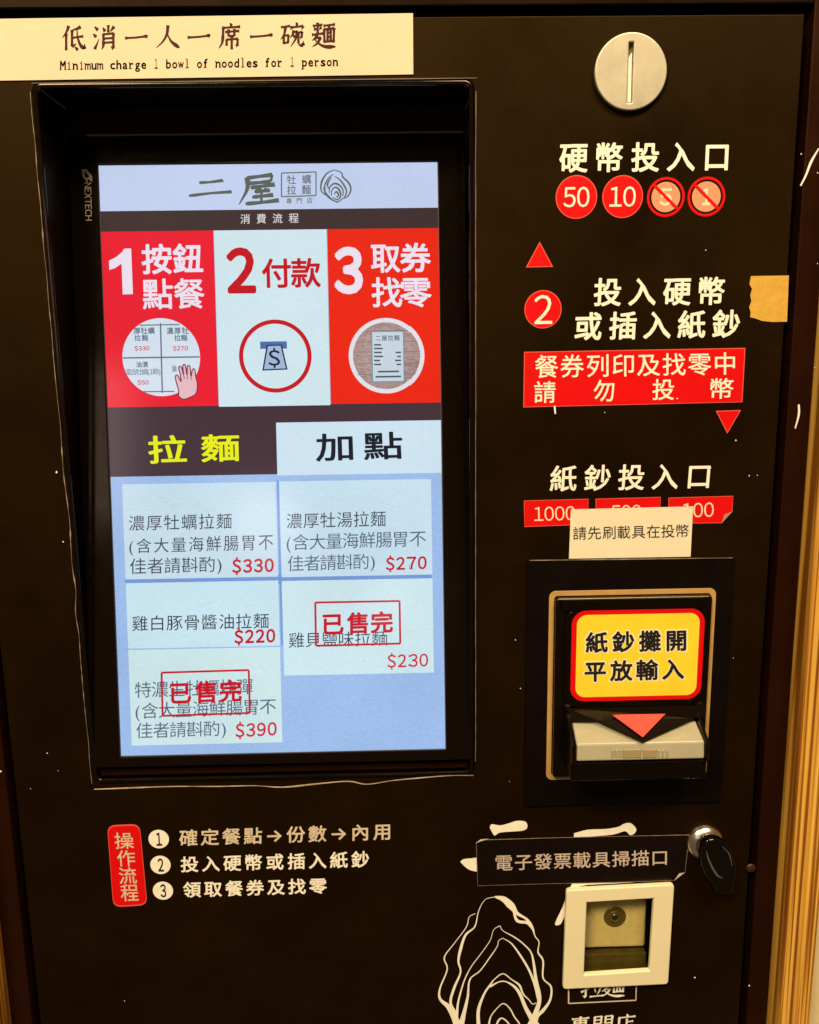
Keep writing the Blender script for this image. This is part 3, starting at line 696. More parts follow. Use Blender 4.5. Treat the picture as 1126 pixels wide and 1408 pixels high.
OY = [([(268, 640), (225, 665), (205, 735), (120, 850), (52, 945), (72, 1030), (22, 1160), (22, 1235), (80, 1290), (120, 1360), (150, 1430)], [1, 1, 1.4, 1.2, 2, 2, 2.5, 4, 8, 10, 13]),
      ([(405, 524), (335, 545), (290, 625), (265, 730), (200, 790), (165, 890), (150, 975), (165, 1050), (120, 1160), (95, 1260), (130, 1340), (150, 1430)], [1.2, .8, 1.2, 2, 3.5, 4.5, 3.2, 2.5, 4, 4, 5, 7]),
      ([(405, 524), (465, 540), (520, 590), (560, 640), (625, 680), (665, 740), (685, 800), (712, 840), (705, 910), (740, 970), (740, 1090), (795, 1150), (790, 1240), (745, 1310), (700, 1360), (690, 1430)], [3, 9, 12, 6, 3.5, 5, 1.8, 1.5, 1.5, 2.8, 2.6, 2.2, 3, 3.6, 6, 5, 4]),
      ([(530, 610), (560, 690), (630, 705), (665, 745)], [2.5, 5, 5, 3]),
      ([(440, 725), (395, 755), (370, 830), (300, 930), (240, 1010), (190, 1110), (150, 1250), (140, 1340), (130, 1430)], [1.5, .8, 1, 1.3, 1.4, 2, 3, 4, 6]),
      ([(460, 812), (430, 830), (420, 870), (370, 945), (300, 1040), (230, 1100), (215, 1220), (190, 1330), (165, 1430)], [1, 1, 1.2, 1.8, 1.8, 2.2, 3.6, 6, 10]),
      ([(440, 725), (460, 760), (540, 805), (600, 850), (655, 910), (675, 990), (690, 1100), (715, 1230), (690, 1330), (650, 1430)], [1, 1, 2, 2, 2.2, 3.6, 5, 6, 8, 12]),
      ([(460, 812), (520, 850), (580, 930), (640, 1030), (680, 1130), (705, 1240)], [1, 2, 3, 3.4, 4, 3]),
      ([(290, 1430), (290, 1310), (330, 1200), (370, 1140), (400, 1100), (460, 1060), (520, 1100), (575, 1140), (600, 1200), (640, 1240), (665, 1270), (690, 1265)], [6, 5, 3.2, 3, 1.6, 2, 1.6, 3.5, 2.5, 1.6, 1.4, 1.6]),
      ([(370, 1150), (430, 1118), (480, 1115), (540, 1150), (580, 1205), (620, 1300), (660, 1370), (690, 1430)], [3.5, 2, 2, 4, 5, 6, 8, 10]),
      ([(360, 1430), (375, 1360), (420, 1300), (465, 1268), (510, 1305), (540, 1360), (570, 1400), (590, 1440)], [3.4, 2, 1.5, 1.8, 2, 2.2, 2.2, 2]),
      ([(410, 1430), (430, 1385), (455, 1370), (490, 1395), (520, 1440)], [3, 3, 2.4, 2.4, 2.4])]
def cont(l): return l
strokes('oyster_emblem', DOOR, [([S10(*p) for p in a], b_) for a, b_ in OY], M_cream, mach, n=.00025, k=5)
o = strokes('oyster_emblem', DOOR, [([(x, y) for x, y in q], wd) for q, wd in (
    ([(627, 1406), (640, 1440), (668, 1475), (700, 1490)], [12, 8, 6, 4]), ([(737, 1406), (725, 1445), (700, 1480), (672, 1488)], [9, 7, 5, 3]),
    ([(658, 1412), (665, 1440), (690, 1455), (712, 1438), (718, 1412)], [4, 4, 3, 4, 4]))], M_cream, mach, n=.0004)

# wear: vinyl film edge lifting round the recess, chips and scratches
def worn(name, pts, ws, n=.0010, m=M_chip, stuff=False):
    return strokes(name, DOOR, [(pts, ws)], m, mach, n=n, k=4)
lx = []
for i in range(30):
    t = i / 29; z = rzt - .006 - (rzt - rzb - .006) * t
    lx.append((rx0 - .0011 + random.uniform(-.0004, .0004) * (1 + 1.5 * (.5 < t < .75)), z - CZ))
V, Fs = ribbon(lx, lambda t: .00018 + .0004 * random.random() ** 2 + (.0006 if random.random() > .95 else 0), 4)
obj('lifted_vinyl_edge', [DOOR.w(x, y, .0006) for x, y in V], Fs, mat('worn_edge', (.30, .24, .17), .5, .4, noise=.6, nscale=90), mach)
bx_ = [(130, 1085), (180, 1083), (240, 1081), (300, 1081), (350, 1080), (390, 1082), (440, 1077), (480, 1074), (505, 1078), (540, 1073), (580, 1069), (620, 1066), (650, 1066)]
strokes('lifted_vinyl_edge', DOOR, [(bx_, [1.2, 2.2, 1.4, 1.6, 1.0, 2.6, 1.4, 1.8, 1.2, 2.0, 1.0, 1.4])], mat('worn_edge_pale', (.50, .38, .26), .45, .4, noise=.6, nscale=60), mach, n=.0009, k=5)
rx_l = []
for i in range(24):
    t = i / 23; z = rzt - .008 - (rzt - rzb - .02) * t
    rx_l.append((rx1 + .0010 + random.uniform(-.0002, .0002), z - CZ))
V, Fs = ribbon(rx_l, lambda t: .0003 + .0003 * random.random(), 3)
obj('lifted_vinyl_edge', [DOOR.w(x, y, .0006) for x, y in V], Fs, mat('worn_edge_dim', (.20, .15, .12), .5, .4), mach)
tl_ = [(44 + i * 47, 114 - i * .55) for i in range(14)]
strokes('lifted_vinyl_edge', DOOR, [(tl_, [.6, 1.0, .7, 1.1, .9, .8, 1.0, .6])], mat('worn_edge_dim', (.20, .15, .12), .5, .4), mach, n=.0006, k=3)
SCRT = [([(1125.6, 203.6), (1115, 222), (1108, 240), (1100.5, 255)], [1.6, 3.4, 2.6, 2.0]), ([(1098, 556), (1098, 570), (1093, 589)], [2.6, 3, 1.6]), ([(762, 558), (763, 569)], [2.6, 2])]
o = strokes('scratch', DOOR.shifted(.0012), SCRT, M_white, mach, n=.0002); tag(o, kind='stuff')
chips = [(970, 343.6, 1.2), (1101.6, 211, 1.5), (1124, 237, 1.6), (1011.6, 605.3, 1.6), (1030, 654, 1.3), (1041, 653.6, 1.0), (976.5, 643, 1.6), (831, 567, 1.1), (931, 548, 1.4), (65, 1036, 1.6), (42, 1085, 1.2), (1, 1061, 2), (171.5, 1377, 1.2), (955, 1345, 2), (1030, 1356, 1.8), (708, 880, 1.4), (715, 947, 1.2), (988, 778, 1.0), (78, 649, 2.2), (87, 745, 1.5), (1124, 362, 1.2), (1120, 505, 1.2), (80, 1060, .8), (1008, 905, .8), (700, 1075, .8)]
V, Fs = [], []
for x, y, s_ in chips:
    a, b_ = DOOR.shifted(.0014).loc((x, y)); k = len(V); n_ = 7
    for i in range(n_):
        t = 2 * PI * i / n_; rr = s_ * .00042 * random.uniform(.6, 1.2); V.append(DOOR.w(a + rr * math.cos(t), b_ + rr * math.sin(t), .0014))
    Fs.append(list(range(k, k + n_)))
tag(obj('paint_chip', V, Fs, M_white, mach), kind='stuff')
# rivet on the right stile
lathe('rivet', P(1032, 1194, -.0012), [(.0042, 0), (.0040, .0008), (.0028, .0015), (.0008, .0018)], M_rivet, mach, k=20)

# ------------------------------------------------------------------ coin inlet
cc = P(865, 100); R_ = .0262
ci = thing('coin_inlet', None, None, cc); ci.parent = mach; ci.location = cc - mach.location
del_keys = [k for k in ('label', 'category') if k in ci.keys()]
for k in del_keys: del ci[k]
ci['label'] = 'round brushed metal coin inlet with an upright slot'
slot_b = rrect((X(865, 100) - .0017 - .0003, Z(863, 143) - CZ, X(865, 100) + .0017 - .0003, Z(863, 60) - CZ), .0006, 3)
cl = (cc.x, cc.z - CZ)
plate('coin_plate', DOOR, [circ(cl, R_, 72), slot_b], M_steel, ci, n0=.0002, th=.0042, bevel=.0009, segs=3, smooth=False)
a0_ = min(p[0] for p in slot_b); a1_ = max(p[0] for p in slot_b); c0_ = min(p[1] for p in slot_b); c1_ = max(p[1] for p in slot_b)
plate('slot_floor', DOOR, [rectl((a0_ - .001, c0_ - .001, a1_ + .001, c1_ + .001))], mat('olive_slot', (.16, .13, .03), .5, .4), ci, n0=.0003)
# bright chute ramp inside the slot
from_bm('slot_chute', prism([DOOR.w(a0_ + .0004, c0_ + .0006, .0032), DOOR.w(a1_ - .0005, c0_ + .0006, .0032), DOOR.w(a1_ - .0006, c1_ - .006, .0022), DOOR.w(a0_ + .0003, c1_ - .010, .0022)], (0, .0016, 0)), mat('bright_chute', (.95, .88, .70), .35, .5, metal=.2), ci)
plate('coin_plate_shadow', DOOR, [circ((cl[0] + .0012, cl[1] - .0012), R_ + .0012, 64)], M_black, ci, n0=.00015)  # dark disc offset down-right, drawn as the coin plate's shadow

# ------------------------------------------------------------------ stickers by the coin inlet (top-level things)
def sticker(name, label, c, cat='sticker', group=None, pl=DOOR):
    a, b = pl.loc(c); return thing(name, label, cat, pl.w(a, b, .0003), group)
def rpx(pl, c, r): return abs(pl.loc((c[0] + r, c[1]))[0] - pl.loc((c[0] - r, c[1]))[0]) / 2
for s_, c, r_, lab in (('50', (792, 270.5), 28.6, 'solid red round sticker reading 50, leftmost under the coin inlet'), ('10', (855.6, 270), 28, 'solid red round sticker reading 10, beside the crossed-out 5')):
    t = sticker('coin_sticker', lab, c, group='round red coin stickers')
    l = DOOR.loc(c); rr = rpx(DOOR, c, r_)
    plate('backing', DOOR, [circ(l, rr, 48)], M_redl, t, n0=.0002)
    plate('face', DOOR, [circ(l, rr * .95, 48)], M_red, t, n0=.0003)
    hh = 13.8
    text('numeral', DOOR, s_, ((c[0] - 17.5, c[1] - hh), (c[0] + 17.5, c[1] + hh)), M_cream, t, n=.00042, bold=.004)
for s_, c, r_, lab in (('5', (915, 270.5), 26, 'red ring sticker with a crossed-out 5'), ('1', (970.8, 270), 26, 'red ring sticker with a crossed-out 1, rightmost of the coin stickers')):
    t = sticker('coin_sticker', lab, c, group='round red coin stickers')
    l = DOOR.loc(c); rr = rpx(DOOR, c, r_)
    plate('ring', DOOR, [circ(l, rr, 48), circ(l, rr * .87, 48)], M_red, t, n0=.0003)
    plate('coin_face', DOOR, [circ(l, rr * .76, 48)], M_peach, t, n0=.0002)
    text('numeral', DOOR, s_, ((c[0] - (8 if s_ == '5' else 5), c[1] - 12), (c[0] + (8 if s_ == '5' else 5), c[1] + 12)), M_peachl, t, n=.0003, bold=.03)
    d = Vector((math.cos(math.radians(-43)), math.sin(math.radians(-43)))); q = Vector((-d.y, d.x)) * rr * .075; L0 = Vector(l)
    obj('slash', [DOOR.w(*(L0 + d * s1 * rr * .93 + q * s2), .00045) for s1, s2 in ((-1, -1), (1, -1), (1, 1), (-1, 1))], [[0, 1, 2, 3]], M_red, t)
def tri_sticker(pts, label):
    c = (sum(p[0] for p in pts) / 3, sum(p[1] for p in pts) / 3); t = sticker('arrow_sticker', label, c)
    l = px(DOOR, pts); g = (sum(p[0] for p in l) / 3, sum(p[1] for p in l) / 3)
    plate('backing', DOOR, [l], M_redl, t, n0=.0002)
    plate('face', DOOR, [[(g[0] + (a - g[0]) * .88, g[1] + (b - g[1]) * .88) for a, b in l]], M_red, t, n0=.00032)
tri_sticker([(741.4, 331.8), (760, 366.6), (722.4, 367.4)], 'small red triangle sticker pointing up above the circled 2')
tri_sticker([(983.8, 564.7), (1018.6, 563.5), (999.6, 596)], 'small red triangle sticker pointing down below the red notice')
c = (746, 425); t = sticker('number_sticker', 'red round sticker with a large 2, left of the white coin lettering', c)
l = DOOR.loc(c); rr = rpx(DOOR, c, 25.6)
plate('backing', DOOR, [circ(l, rr, 48)], M_redl, t, n0=.0002); plate('face', DOOR, [circ(l, rr * .95, 48)], M_red, t, n0=.0003)
text('numeral', DOOR, '2', ((734, 405.5), (758.5, 445)), M_cream, t, n=.00042, bold=.0)
# red notice
q = [(720, 483.5), (1024.6, 478), (1020.5, 552.8), (718.8, 560)]
t = sticker('notice_sticker', 'wide red notice sticker with two rows of cream characters', (871, 519), cat='sticker')
plate('backing', DOOR, [px(DOOR, q)], M_redl, t, n0=.0002)
ins = [(721.2, 484.6), (1023.3, 479.2), (1019.3, 551.8), (720, 558.8)]
plate('face', DOOR, [px(DOOR, ins)], M_red, t, n0=.0003)
dt('餐券列印及找零中', L4(735, 488, 520, 1010, 484, 515), m=M_cream, parent=t, bold=.008, n=.00045)
for ch, x0, y0, x1, y1 in (('請', 734, 524, 763, 553.5), ('勿', 816, 522, 843.5, 551.5), ('投', 897, 521, 926, 549.6), ('幣', 977, 520, 1007, 547.7)):
    dt(ch, ((x0, y0), (x1, y1)), m=M_cream, parent=t, bold=.01, n=.00045)
# denominations
def rs(q, s_, tq, label, fold=False):
    c = ((q[0][0] + q[2][0]) / 2, (q[0][1] + q[2][1]) / 2); t = sticker('banknote_sticker', label, c, group='red banknote value stickers')
    pts = px(DOOR, q)
    if fold:
        pts = px(DOOR, [q[0], q[1], (1006, 703.5), (992, 718.8), q[3]])
    plate('face', DOOR, [pts], M_red, t, n0=.0003)
    V_ = pts + [pts[0]]; v, f = ribbon(V_, lambda t_: .0005, 1, False); obj('edge', [DOOR.w(x, y, .0004) for x, y in v], f, M_redl, t)
    dt(s_, tq, m=M_peachl, parent=t, bold=-.004, n=.00048)
    if fold:
        fl = px(DOOR, [(1006.4, 703), (991.4, 719.4), (993.5, 706.5)])
        obj('curled_corner', [DOOR.w(*fl[0], .0006), DOOR.w(*fl[1], .0006), DOOR.w(*fl[2], .0035)], [[0, 1, 2]], M_note, t)
rs([(720, 688.5), (808.5, 686), (808, 721), (720.5, 724)], '1000', [(733.5, 697), (790, 695.5), (790, 715), (734, 716.5)], 'red sticker reading 1000 left of the small white note')
rs([(818.6, 686), (907.7, 683.5), (907, 719), (819, 721.5)], '500', [(840, 694.5), (881, 693.5), (881, 713), (840, 714)], 'red sticker mostly hidden behind the small white note')
rs([(918.8, 684.5), (1007.6, 682), (1006, 716.5), (919, 719.5)], '100', [(938, 692), (981, 690.5), (981, 710.5), (938, 712)], 'red sticker reading 100 with its lower corner curled up', fold=True)

# paper note
def nb(a, b): return .0012 + .0012 * math.sin((b * 60)) ** 2
t = sticker('paper_note', 'small white paper note with one handwritten-style row, over the red value stickers', (866, 733), cat='note')
q = [(784, 700), (952, 696), (948.5, 765), (781.4, 767.8)]
plate('sheet', DOOR, [px(DOOR, q)], M_note, t, n0=.0010, th=.0002)
dt('請先刷載具在投幣', L4(787, 724, 742, 946, 720, 738), m=M_inkb, parent=t, bold=.0, n=.00145)
# banner
yl = [(-62, 26.5), (567, 18), (567.5, 102), (-58, 111.5)]
t = sticker('paper_sign', 'long cream paper strip sign with brush characters and a line of English above the screen', (250, 65), cat='sign')
plate('sheet', DOOR, [px(DOOR, yl)], M_paper, t, n0=.0006, th=.0002)
brush_text('lettering', DOOR, '低消一人一席一碗麵', [(85, 34), (462, 30), (462, 66), (85, 70)], M_ink, t, n=.0010, fat=1.4)
# typewriter-like English line: equal cells with small serifs
def mono(s, q, m, parent, n):
    f = quadmap(px(DOOR, q)); V, Fs = [], []; cw = 1 / len(s); W = 1
    for i, ch in enumerate(s):
        if ch == ' ': continue
        g = glyph(ch, .018 if ch != 'M' else .03); xs = [v[0] for v in g[0]]; w_ = max(xs) - min(xs)
        tw = {'M': .92, 'm': .95, 'w': .92, 'i': .30, 'l': .30, '1': .42, 'f': .62, 'r': .66}.get(ch, .80) * cw
        if ch in 'il1': tw = .17 * cw if ch != '1' else .34 * cw
        b0 = len(V); cx_ = (i + .5) * cw
        for a, b, _ in g[0]: V.append((cx_ + ((a - min(xs)) / w_ - .5) * tw, .24 + b * 1.0))
        Fs += [[k + b0 for k in fc] for fc in g[1]]
        def serif(x, y, hw, h=.05):
            k = len(V); V.extend([(x - hw, y), (x + hw, y), (x + hw, y + h), (x - hw, y + h)]); Fs.append([k, k + 1, k + 2, k + 3])
        if ch in 'il1': serif(cx_, .235, .30 * cw)
        if ch in 'il': serif(cx_ - .13 * cw, .70 if ch == 'i' else .93, .14 * cw)
        if ch in 'nhM': serif(cx_ - tw * .42, .235, .14 * cw); serif(cx_ + tw * .42, .235, .14 * cw)
        if ch in 'm': serif(cx_ - tw * .42, .235, .12 * cw); serif(cx_, .235, .1 * cw); serif(cx_ + tw * .42, .235, .12 * cw)
        if ch in 'rf': serif(cx_ - tw * .2, .235, .24 * cw)
        if ch == 'p': serif(cx_ - tw * .38, .0, .2 * cw)
        if ch in 'nmpru': serif(cx_ - tw * .52, .70, .1 * cw)
    return obj('lettering', [DOOR.w(*f(x, y), n) for x, y in V], Fs, m, parent)
mono('Minimum charge 1 bowl of noodles for 1 person', [(83, 82.5), (466, 77), (466, 94.5), (83, 100)], M_ink, t, .0010)

# masking tape
tp = [(1032, 379.3), (1084, 378.5), (1081.5, 442), (1062, 442.5), (1047, 441), (1038, 437.5), (1031, 436), (1031.5, 429), (1029.5, 422), (1032.5, 414), (1031, 406), (1033.5, 397), (1030, 391), (1031, 384)]
o = plate('tape', DOOR, [px(DOOR, tp)], M_tape, None, n0=.0003, th=.0003); o.name = 'masking_tape'
tag(o, 'torn square of tan tape at the right edge of the door', 'tape')
# procedure pill
t = sticker('procedure_sticker', 'upright red rounded sticker beside the three numbered steps', (175, 1190))
q = px(DOOR, [(147.5, 1135), (192.5, 1133), (203, 1245), (156, 1248)])
plate('backing', DOOR, [rquad(q, .0075)], M_redl, t, n0=.0002)
g = Vector((sum(p[0] for p in q) / 4, sum(p[1] for p in q) / 4))
plate('face', DOOR, [rquad([tuple(g + (Vector(p) - g) * .965) for p in q], .007)], M_red, t, n0=.0003)
for ch, x0, y0, x1, y1 in (('操', 157, 1145, 185, 1167), ('作', 160.5, 1169.5, 187, 1191), ('流', 163, 1193, 189, 1215), ('程', 165.5, 1216.5, 191.5, 1239)):
    dt(ch, ((x0, y0), (x1, y1)), m=M_creamd, parent=t, bold=.008, n=.00045)

# ------------------------------------------------------------------ black label strip
strip = [(654, 1158), (660, 1154.5), (760, 1151.5), (850, 1149.5), (946, 1147.5), (944, 1172), (941, 1199), (935, 1203), (926, 1210), (860, 1212.5), (760, 1214.5), (656, 1217.5)]
t = sticker('label_strip', 'black strip label with grey-white characters covering the brush logo above the scanner window', (798, 1182), cat='label')
sl = px(DOOR, strip)
plate('strip', DOOR, [sl], mat('black_strip', (.006, .0022, .0012), .26, .3, rnoise=.06, nscale=40), t, n0=.0006, th=.0003)
v, f = ribbon(sl + [sl[0]], lambda t_: .00028 + .0004 * random.random() ** 3, 1, False)
obj('worn_rim', [DOOR.w(x, y, .00105) for x, y in v], f, mat('worn_edge', (.30, .24, .17)), t)
obj('worn_corner', [DOOR.w(*DOOR.loc(p), .0011) for p in ((941, 1199), (935, 1203.5), (926, 1210.5), (933, 1200.5))], [[0, 1, 2, 3]], M_creamd, t)
obj('worn_corner', [DOOR.w(*DOOR.loc(p), .0011) for p in ((653, 1159), (660, 1153.6), (672, 1152.6), (660, 1156.4))], [[0, 1, 2, 3]], M_chip, t)
dt('電子發票載具掃描口', L4(680.5, 1175, 1197, 916, 1167.5, 1189), m=mat('grey_cream_print', (.56, .45, .36), .5, .3, noise=.15, nscale=300), parent=t, bold=.012, n=.0012)

# ------------------------------------------------------------------ scanner window
sw = bpy.data.objects.new('scanner_window', None); C.objects.link(sw); sw.parent = mach; sw.location = P(850, 1288) - mach.location
sw['label'] = 'square cream frame with a clear window over the barcode scanner'
fo = px(ypl(-.004), [(778, 1223.5), (926.5, 1215.5), (918, 1353), (773, 1360)])
cenf = Vector((sum(p[0] for p in fo) / 4, sum(p[1] for p in fo) / 4))
fi = px(ypl(-.004), [(806, 1240.5), (898, 1235), (892, 1334), (802, 1340)])
plate('window_frame', DOOR, [rquad(fo, .0035), fi], M_frame_w, sw, n0=.0003, th=.0052, bevel=.0013, segs=3)
plate('mounting_film', DOOR, [px(DOOR, [(775, 1221), (860, 1213), (930, 1211), (925, 1225), (915, 1357), (768, 1364)]), px(DOOR, [(786, 1232), (915, 1226), (907, 1340), (782, 1348)])], M_black, sw, n0=.0002)
gw = inset((sa0, sb0, sa1, sb1), -.001)
from_bm('glass_pane', boxmesh(gw[0], gw[2], .0036, .0046, gw[1] + CZ, gw[3] + CZ), M_glass, sw)
ib = (sa0 - .004, sb0 - .004, sa1 + .004, sb1 + .004)
def wall3(x0, x1, y0, y1, z0, z1, m=M_scand): from_bm('scanner_well', boxmesh(x0, x1, y0, y1, z0 + CZ, z1 + CZ), m, sw)
wall3(ib[0] - .002, ib[0], .005, .036, ib[1], ib[3]); wall3(ib[2], ib[2] + .002, .005, .036, ib[1], ib[3], M_void)
wall3(ib[0], ib[2], .005, .036, ib[1] - .002, ib[1]); wall3(ib[0], ib[2], .005, .036, ib[3], ib[3] + .002); wall3(ib[0], ib[2], .037, .039, ib[1], ib[3])
bz1, bz0 = P(845, 1236, .012).z + .004, P(845, 1304, .012).z
bxa, bxb = P(803, 1270, .012).x - .004, P(888, 1270, .012).x
from_bm('scanner_body', boxmesh(bxa, bxb, .012, .034, bz0, bz1, .0025, 3), M_scan, sw)
lc = P(845, 1261, .0118)
lathe('lens_ring', lc, [(.0100, 0), (.0094, .0008), (.0080, .0010), (.0070, .0004)], M_lens, sw, k=28)
lathe('lens_ring', lc, [(.0060, .0002), (.0055, .0012), (.0044, .0012), (.0036, .0003)], M_lens, sw, k=28)
lathe('lens', lc, [(.0030, .0002), (.0022, .0012), (.0008, .0016)], mat('lens_glass', (.03, .03, .02), .1, .6), sw, k=20)
from_bm('scanner_base', boxmesh(bxa, bxb + .001, .010, .033, P(845, 1342, .012).z, bz0 - .0045, .001), M_scand, sw)

# ------------------------------------------------------------------ banknote acceptor
ba = bpy.data.objects.new('banknote_acceptor', None); C.objects.link(ba); ba.parent = mach; ba.location = P(866, 940) - mach.location
ba['label'] = 'black banknote acceptor with gold outline and beige mouth'
bp_ = px(DOOR, [(726, 770), (1007, 765), (992, 1100), (718, 1108)])
ax0 = (bp_[0][0] + bp_[3][0]) / 2; ax1 = (bp_[1][0] + bp_[2][0]) / 2; az1 = (bp_[0][1] + bp_[1][1]) / 2; az0 = (bp_[2][1] + bp_[3][1]) / 2
plate('back_plate', DOOR, [rrect((ax0, az0, ax1, az1), .001, 3)], mat('matt_black_plate', (.0035, .0012, .0006), .45, .15, rnoise=.08, nscale=30), ba, n0=.0003, th=.0022, bevel=.0005)
strokes('plate_edge_wear', DOOR, [([(727, 769.5), (800, 768.6), (880, 767.6), (960, 766.6), (1005, 766)], [1.2, .8, 1.6, 1.2, .5, .9])], mat('worn_edge', (.3, .24, .17)), ba, n=.0027)
PLT = ypl(-.0025)
g0 = px(PLT, [(755.5, 812), (983, 809), (971.5, 1068), (749, 1072)])
gx0 = (g0[0][0] + g0[3][0]) / 2; gx1 = (g0[1][0] + g0[2][0]) / 2; gz1 = (g0[0][1] + g0[1][1]) / 2; gz0 = (g0[2][1] + g0[3][1]) / 2
gb = (gx0, gz0, gx1, gz1)
plate('gold_outline', PLT, [rrect(gb, .0055), rrect(inset(gb, .0042), .0028)], M_gold, ba, n0=.0001, th=.0008, bevel=.0003)
ib2 = inset(gb, .0046)
plate('inner_housing', PLT, [rrect(ib2, .003)], M_gloss, ba, n0=.0001, th=.006, bevel=.0014, segs=3)
# raised ridge along top of housing, and sign block
FR = ypl(-.0088)
hb = box(FR, (772, 824), (968, 836)); plate('housing_ridge', FR, [rrect((hb[0], hb[1], hb[2], hb[3]), .0015)], M_black, ba, n0=0, th=.003, bevel=.0006, segs=2)
sb_ = box(FR, (776, 836), (968, 968)); plate('sign_block', FR, [rrect(sb_, .012)], M_black, ba, n0=0, th=.0025, bevel=.0008, segs=3)
SG = ypl(-.0116)
# hood with a V
yh = -.016
hood = [P(779, 974, -.0125), P(968, 970, -.0125), P(970, 986, -.021), P(953, 988, -.024), P(883, 1021, -.043), P(819, 990, -.024), P(786, 992, -.021)]
bm = bmesh.new(); vs = [bm.verts.new(p) for p in hood]; vb = [bm.verts.new(p + Vector((0, .006, -.0015))) for p in hood]
for tr in ((0, 1, 2, 3), (0, 3, 5), (0, 5, 6), (3, 4, 5)):
    bm.faces.new([vs[i] for i in tr]); bm.faces.new([vb[i] for i in reversed(tr)])
for i in range(7): bm.faces.new([vs[i], vs[(i + 1) % 7], vb[(i + 1) % 7], vb[i]])
from_bm('hood', bm, M_gloss, ba)
# red arrow on the hood
def onplane(pts, A, B, Cc, off):
    n = (B - A).cross(Cc - A).normalized()
    if n.y > 0: n = -n
    out = []
    for p in pts:
        d = ray(*p); t_ = (A - CAM).dot(n) / d.dot(n); out.append(CAM + d * t_ + n * off)
    return out, n
ar, nn = onplane([(841, 985), (914.5, 983.5), (883, 1016)], hood[3], hood[4], hood[5], .0010)
from_bm('red_arrow', prism(ar, nn * .0012, .0004, 1), M_redarrow, ba)
# lip: sloping top and front face
xa = P(792, 1023, -.040).x; xb = P(969, 1019, -.040).x
zA = P(880, 985, -.014).z; zB = P(880, 1022, -.040).z; zC = P(880, 1046, -.0415).z; zD = P(880, 1064, -.030).z
prof = [(-.012, zA), (-.040, zB), (-.0415, zC), (-.030, zC - .001), (-.012, zC - .001)]
from_bm('mouth_lip', prism([(xa, y, z) for y, z in prof], (xb - xa, 0, 0), .0018, 4), M_lip, ba)
# moulded marks on the lip face
for x_ in (842, 847, 852, 905, 911, 917):
    c_ = P(x_, 1036, -.0412)
    from_bm('moulded_rib', boxmesh(c_.x - .0006, c_.x + .0006, -.0421, -.0405, c_.z - .0030, c_.z + .0030, .0003, 1), M_lip, ba)
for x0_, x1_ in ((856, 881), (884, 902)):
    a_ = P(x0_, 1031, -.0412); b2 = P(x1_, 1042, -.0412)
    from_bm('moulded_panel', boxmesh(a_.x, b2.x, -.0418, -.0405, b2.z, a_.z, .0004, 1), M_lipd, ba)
# side cheeks and base
xl = P(783, 1020, -.030).x; 
from_bm('cheek', prism([(xa - .0002, -.0090, zA + .006), (xa - .0002, -.020, zA + .003), (xa - .0002, -.0425, zB), (xa - .0002, -.0425, zC - .002), (xa - .0002, -.009, zD)], (-.0035, 0, 0), .0006, 1), M_gloss, ba)
from_bm('cheek', prism([(xb + .0002, -.0090, zA + .006), (xb + .0002, -.020, zA + .003), (xb + .0002, -.0425, zB), (xb + .0002, -.0425, zC - .002), (xb + .0002, -.009, zD)], (.0028, 0, 0), .0006, 1), M_gloss, ba)
from_bm('base_tray', boxmesh(xa - .0035, xb + .0030, -.0385, -.009, P(880, 1073, -.0385).z, zC - .0022, .0008, 1), M_black, ba)
# yellow instruction sticker
t = sticker('instruction_sticker', 'yellow sticker with red border and bold black characters on the banknote acceptor', (873, 901), pl=SG)
ob = box(SG, (786, 840), (963, 961)); plate('border', SG, [rrect(ob, .0115, 8)], M_red, t, n0=.0003)
ob2 = inset(ob, .0041, .0036); plate('face', SG, [rrect(ob2, .008, 8)], M_yellow, t, n0=.0004)
HALO = mat('pale_yellow_print', (.86, .80, .55), .4, .3)
for s_, q in (('紙鈔攤開', L4(804.5, 869, 898, 943, 865, 895)), ('平放輸入', L4(803, 909, 938, 940, 905, 934))):
    qq = [(q[0][0] - 2, q[0][1] - 2), (q[1][0] + 2, q[1][1] - 2), (q[2][0] + 2, q[2][1] + 2), (q[3][0] - 2, q[3][1] + 2)]
    text('letter_halo', SG, s_, qq, HALO, t, n=.0005, bold=.055)
    text('lettering', SG, s_, q, M_inkb, t, n=.00062, bold=.03)

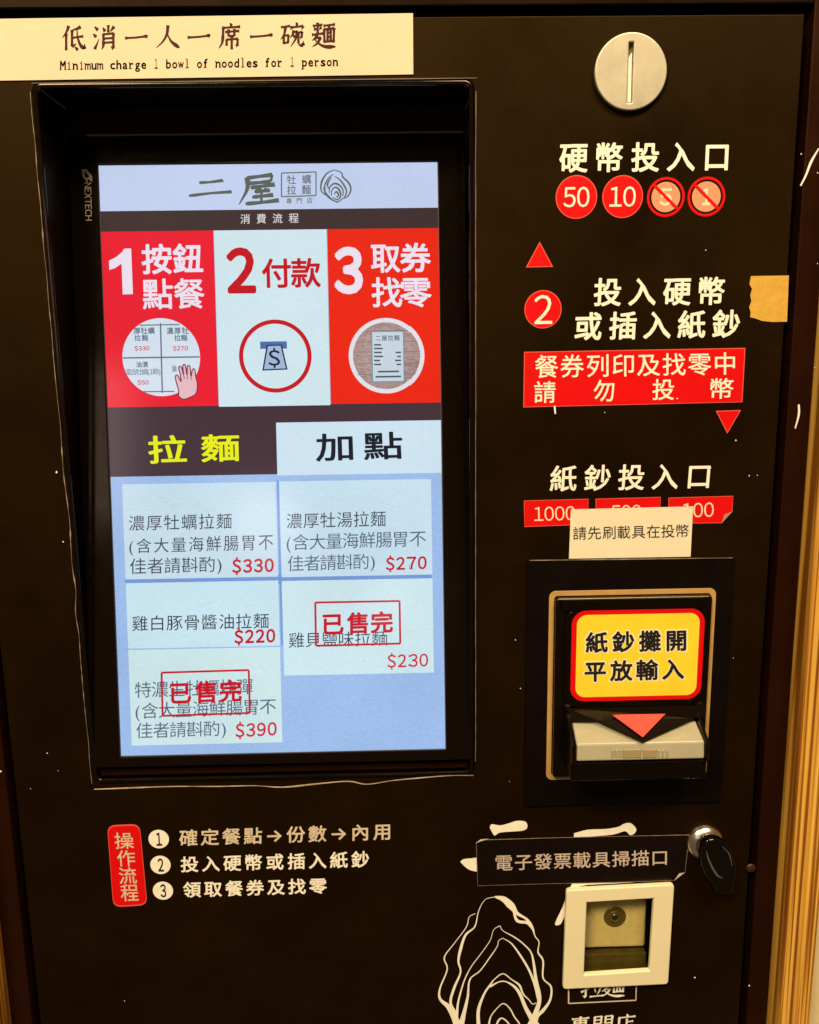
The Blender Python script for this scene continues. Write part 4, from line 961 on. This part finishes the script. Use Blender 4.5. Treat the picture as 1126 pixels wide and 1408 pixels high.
# ------------------------------------------------------------------ lock and key
lk = bpy.data.objects.new('cam_lock', None); C.objects.link(lk); lk.parent = mach; lk.location = P(973, 1158) - mach.location
lcn = P(968.5, 1158, -.0004)
lathe('lock_collar', lcn, [(.0160, 0), (.0160, .0014), (.0145, .0040), (.0108, .0066), (.0092, .0070)], M_chrome, lk, k=48)
lathe('lock_barrel', lcn, [(.0088, .003), (.0086, .0075), (.0020, .0078)], mat('dull_chrome', (.45, .38, .28), .3, .5, metal=1), lk, k=32)
t = thing('key', 'glossy black-headed key turned downwards in the round chrome lock', 'key', P(985, 1170, -.012))
ko = [(966, 1160), (972, 1153), (985, 1152.5), (996, 1160), (1003, 1175), (1007, 1195), (1003, 1214), (1001, 1224), (984, 1223), (979, 1214), (968, 1196), (964, 1178)]
KP = ypl(-.016)
ko = [(985 + (x - 985) * 1.16, 1188 + (y - 1188) * 1.06) for x, y in ko]
kl = [tuple(v) for v in spline(px(KP, ko) + [KP.loc(ko[0])], 4)][:-1]
plate('key_head', KP, [kl], mat('key_plastic', (.003, .0015, .001), .07, .4), t, n0=-.004, th=.009, bevel=.0028, segs=5, smooth=True)
from_bm('key_blade', boxmesh(lcn.x - .0035, lcn.x + .0035, -.0135, -.007, lcn.z - .001, lcn.z + .001), M_chrome, t)
strokes('key_highlight', KP, [([(968, 1166), (972, 1180), (982, 1198), (990, 1203)], [1.0, 2.6, 3.0, 1.2]), ([(990, 1160), (999, 1170), (1003, 1186)], [.8, 1.6, .8])], M_chrome, t, n=.0051)  # pale strokes painted on as highlights of the glossy head

# ================================================================== SURROUND
wx = dx1 + GAP + fw + .0008
ztop = dzt + .06
o = from_bm('wood_post', boxmesh(wx, wx + .0275, -.021, .05, dzb, ztop, .0015, 2), M_wood, None); tag(o, 'yellow striped wooden post along the right side of the machine', 'wooden post')
wxl = dx0 - GAP - fw - .0008
o = from_bm('wood_post', boxmesh(wxl - .06, wxl, -.021, .05, dzb, ztop, .0015, 2), M_wood, None); tag(o, 'yellow wooden post at the bottom left corner beside the machine', 'wooden post')
o = from_bm('wall', boxmesh(wx + .0278, wx + .5, .012, .06, dzb, ztop), M_wall, None); tag(o, kind='structure')
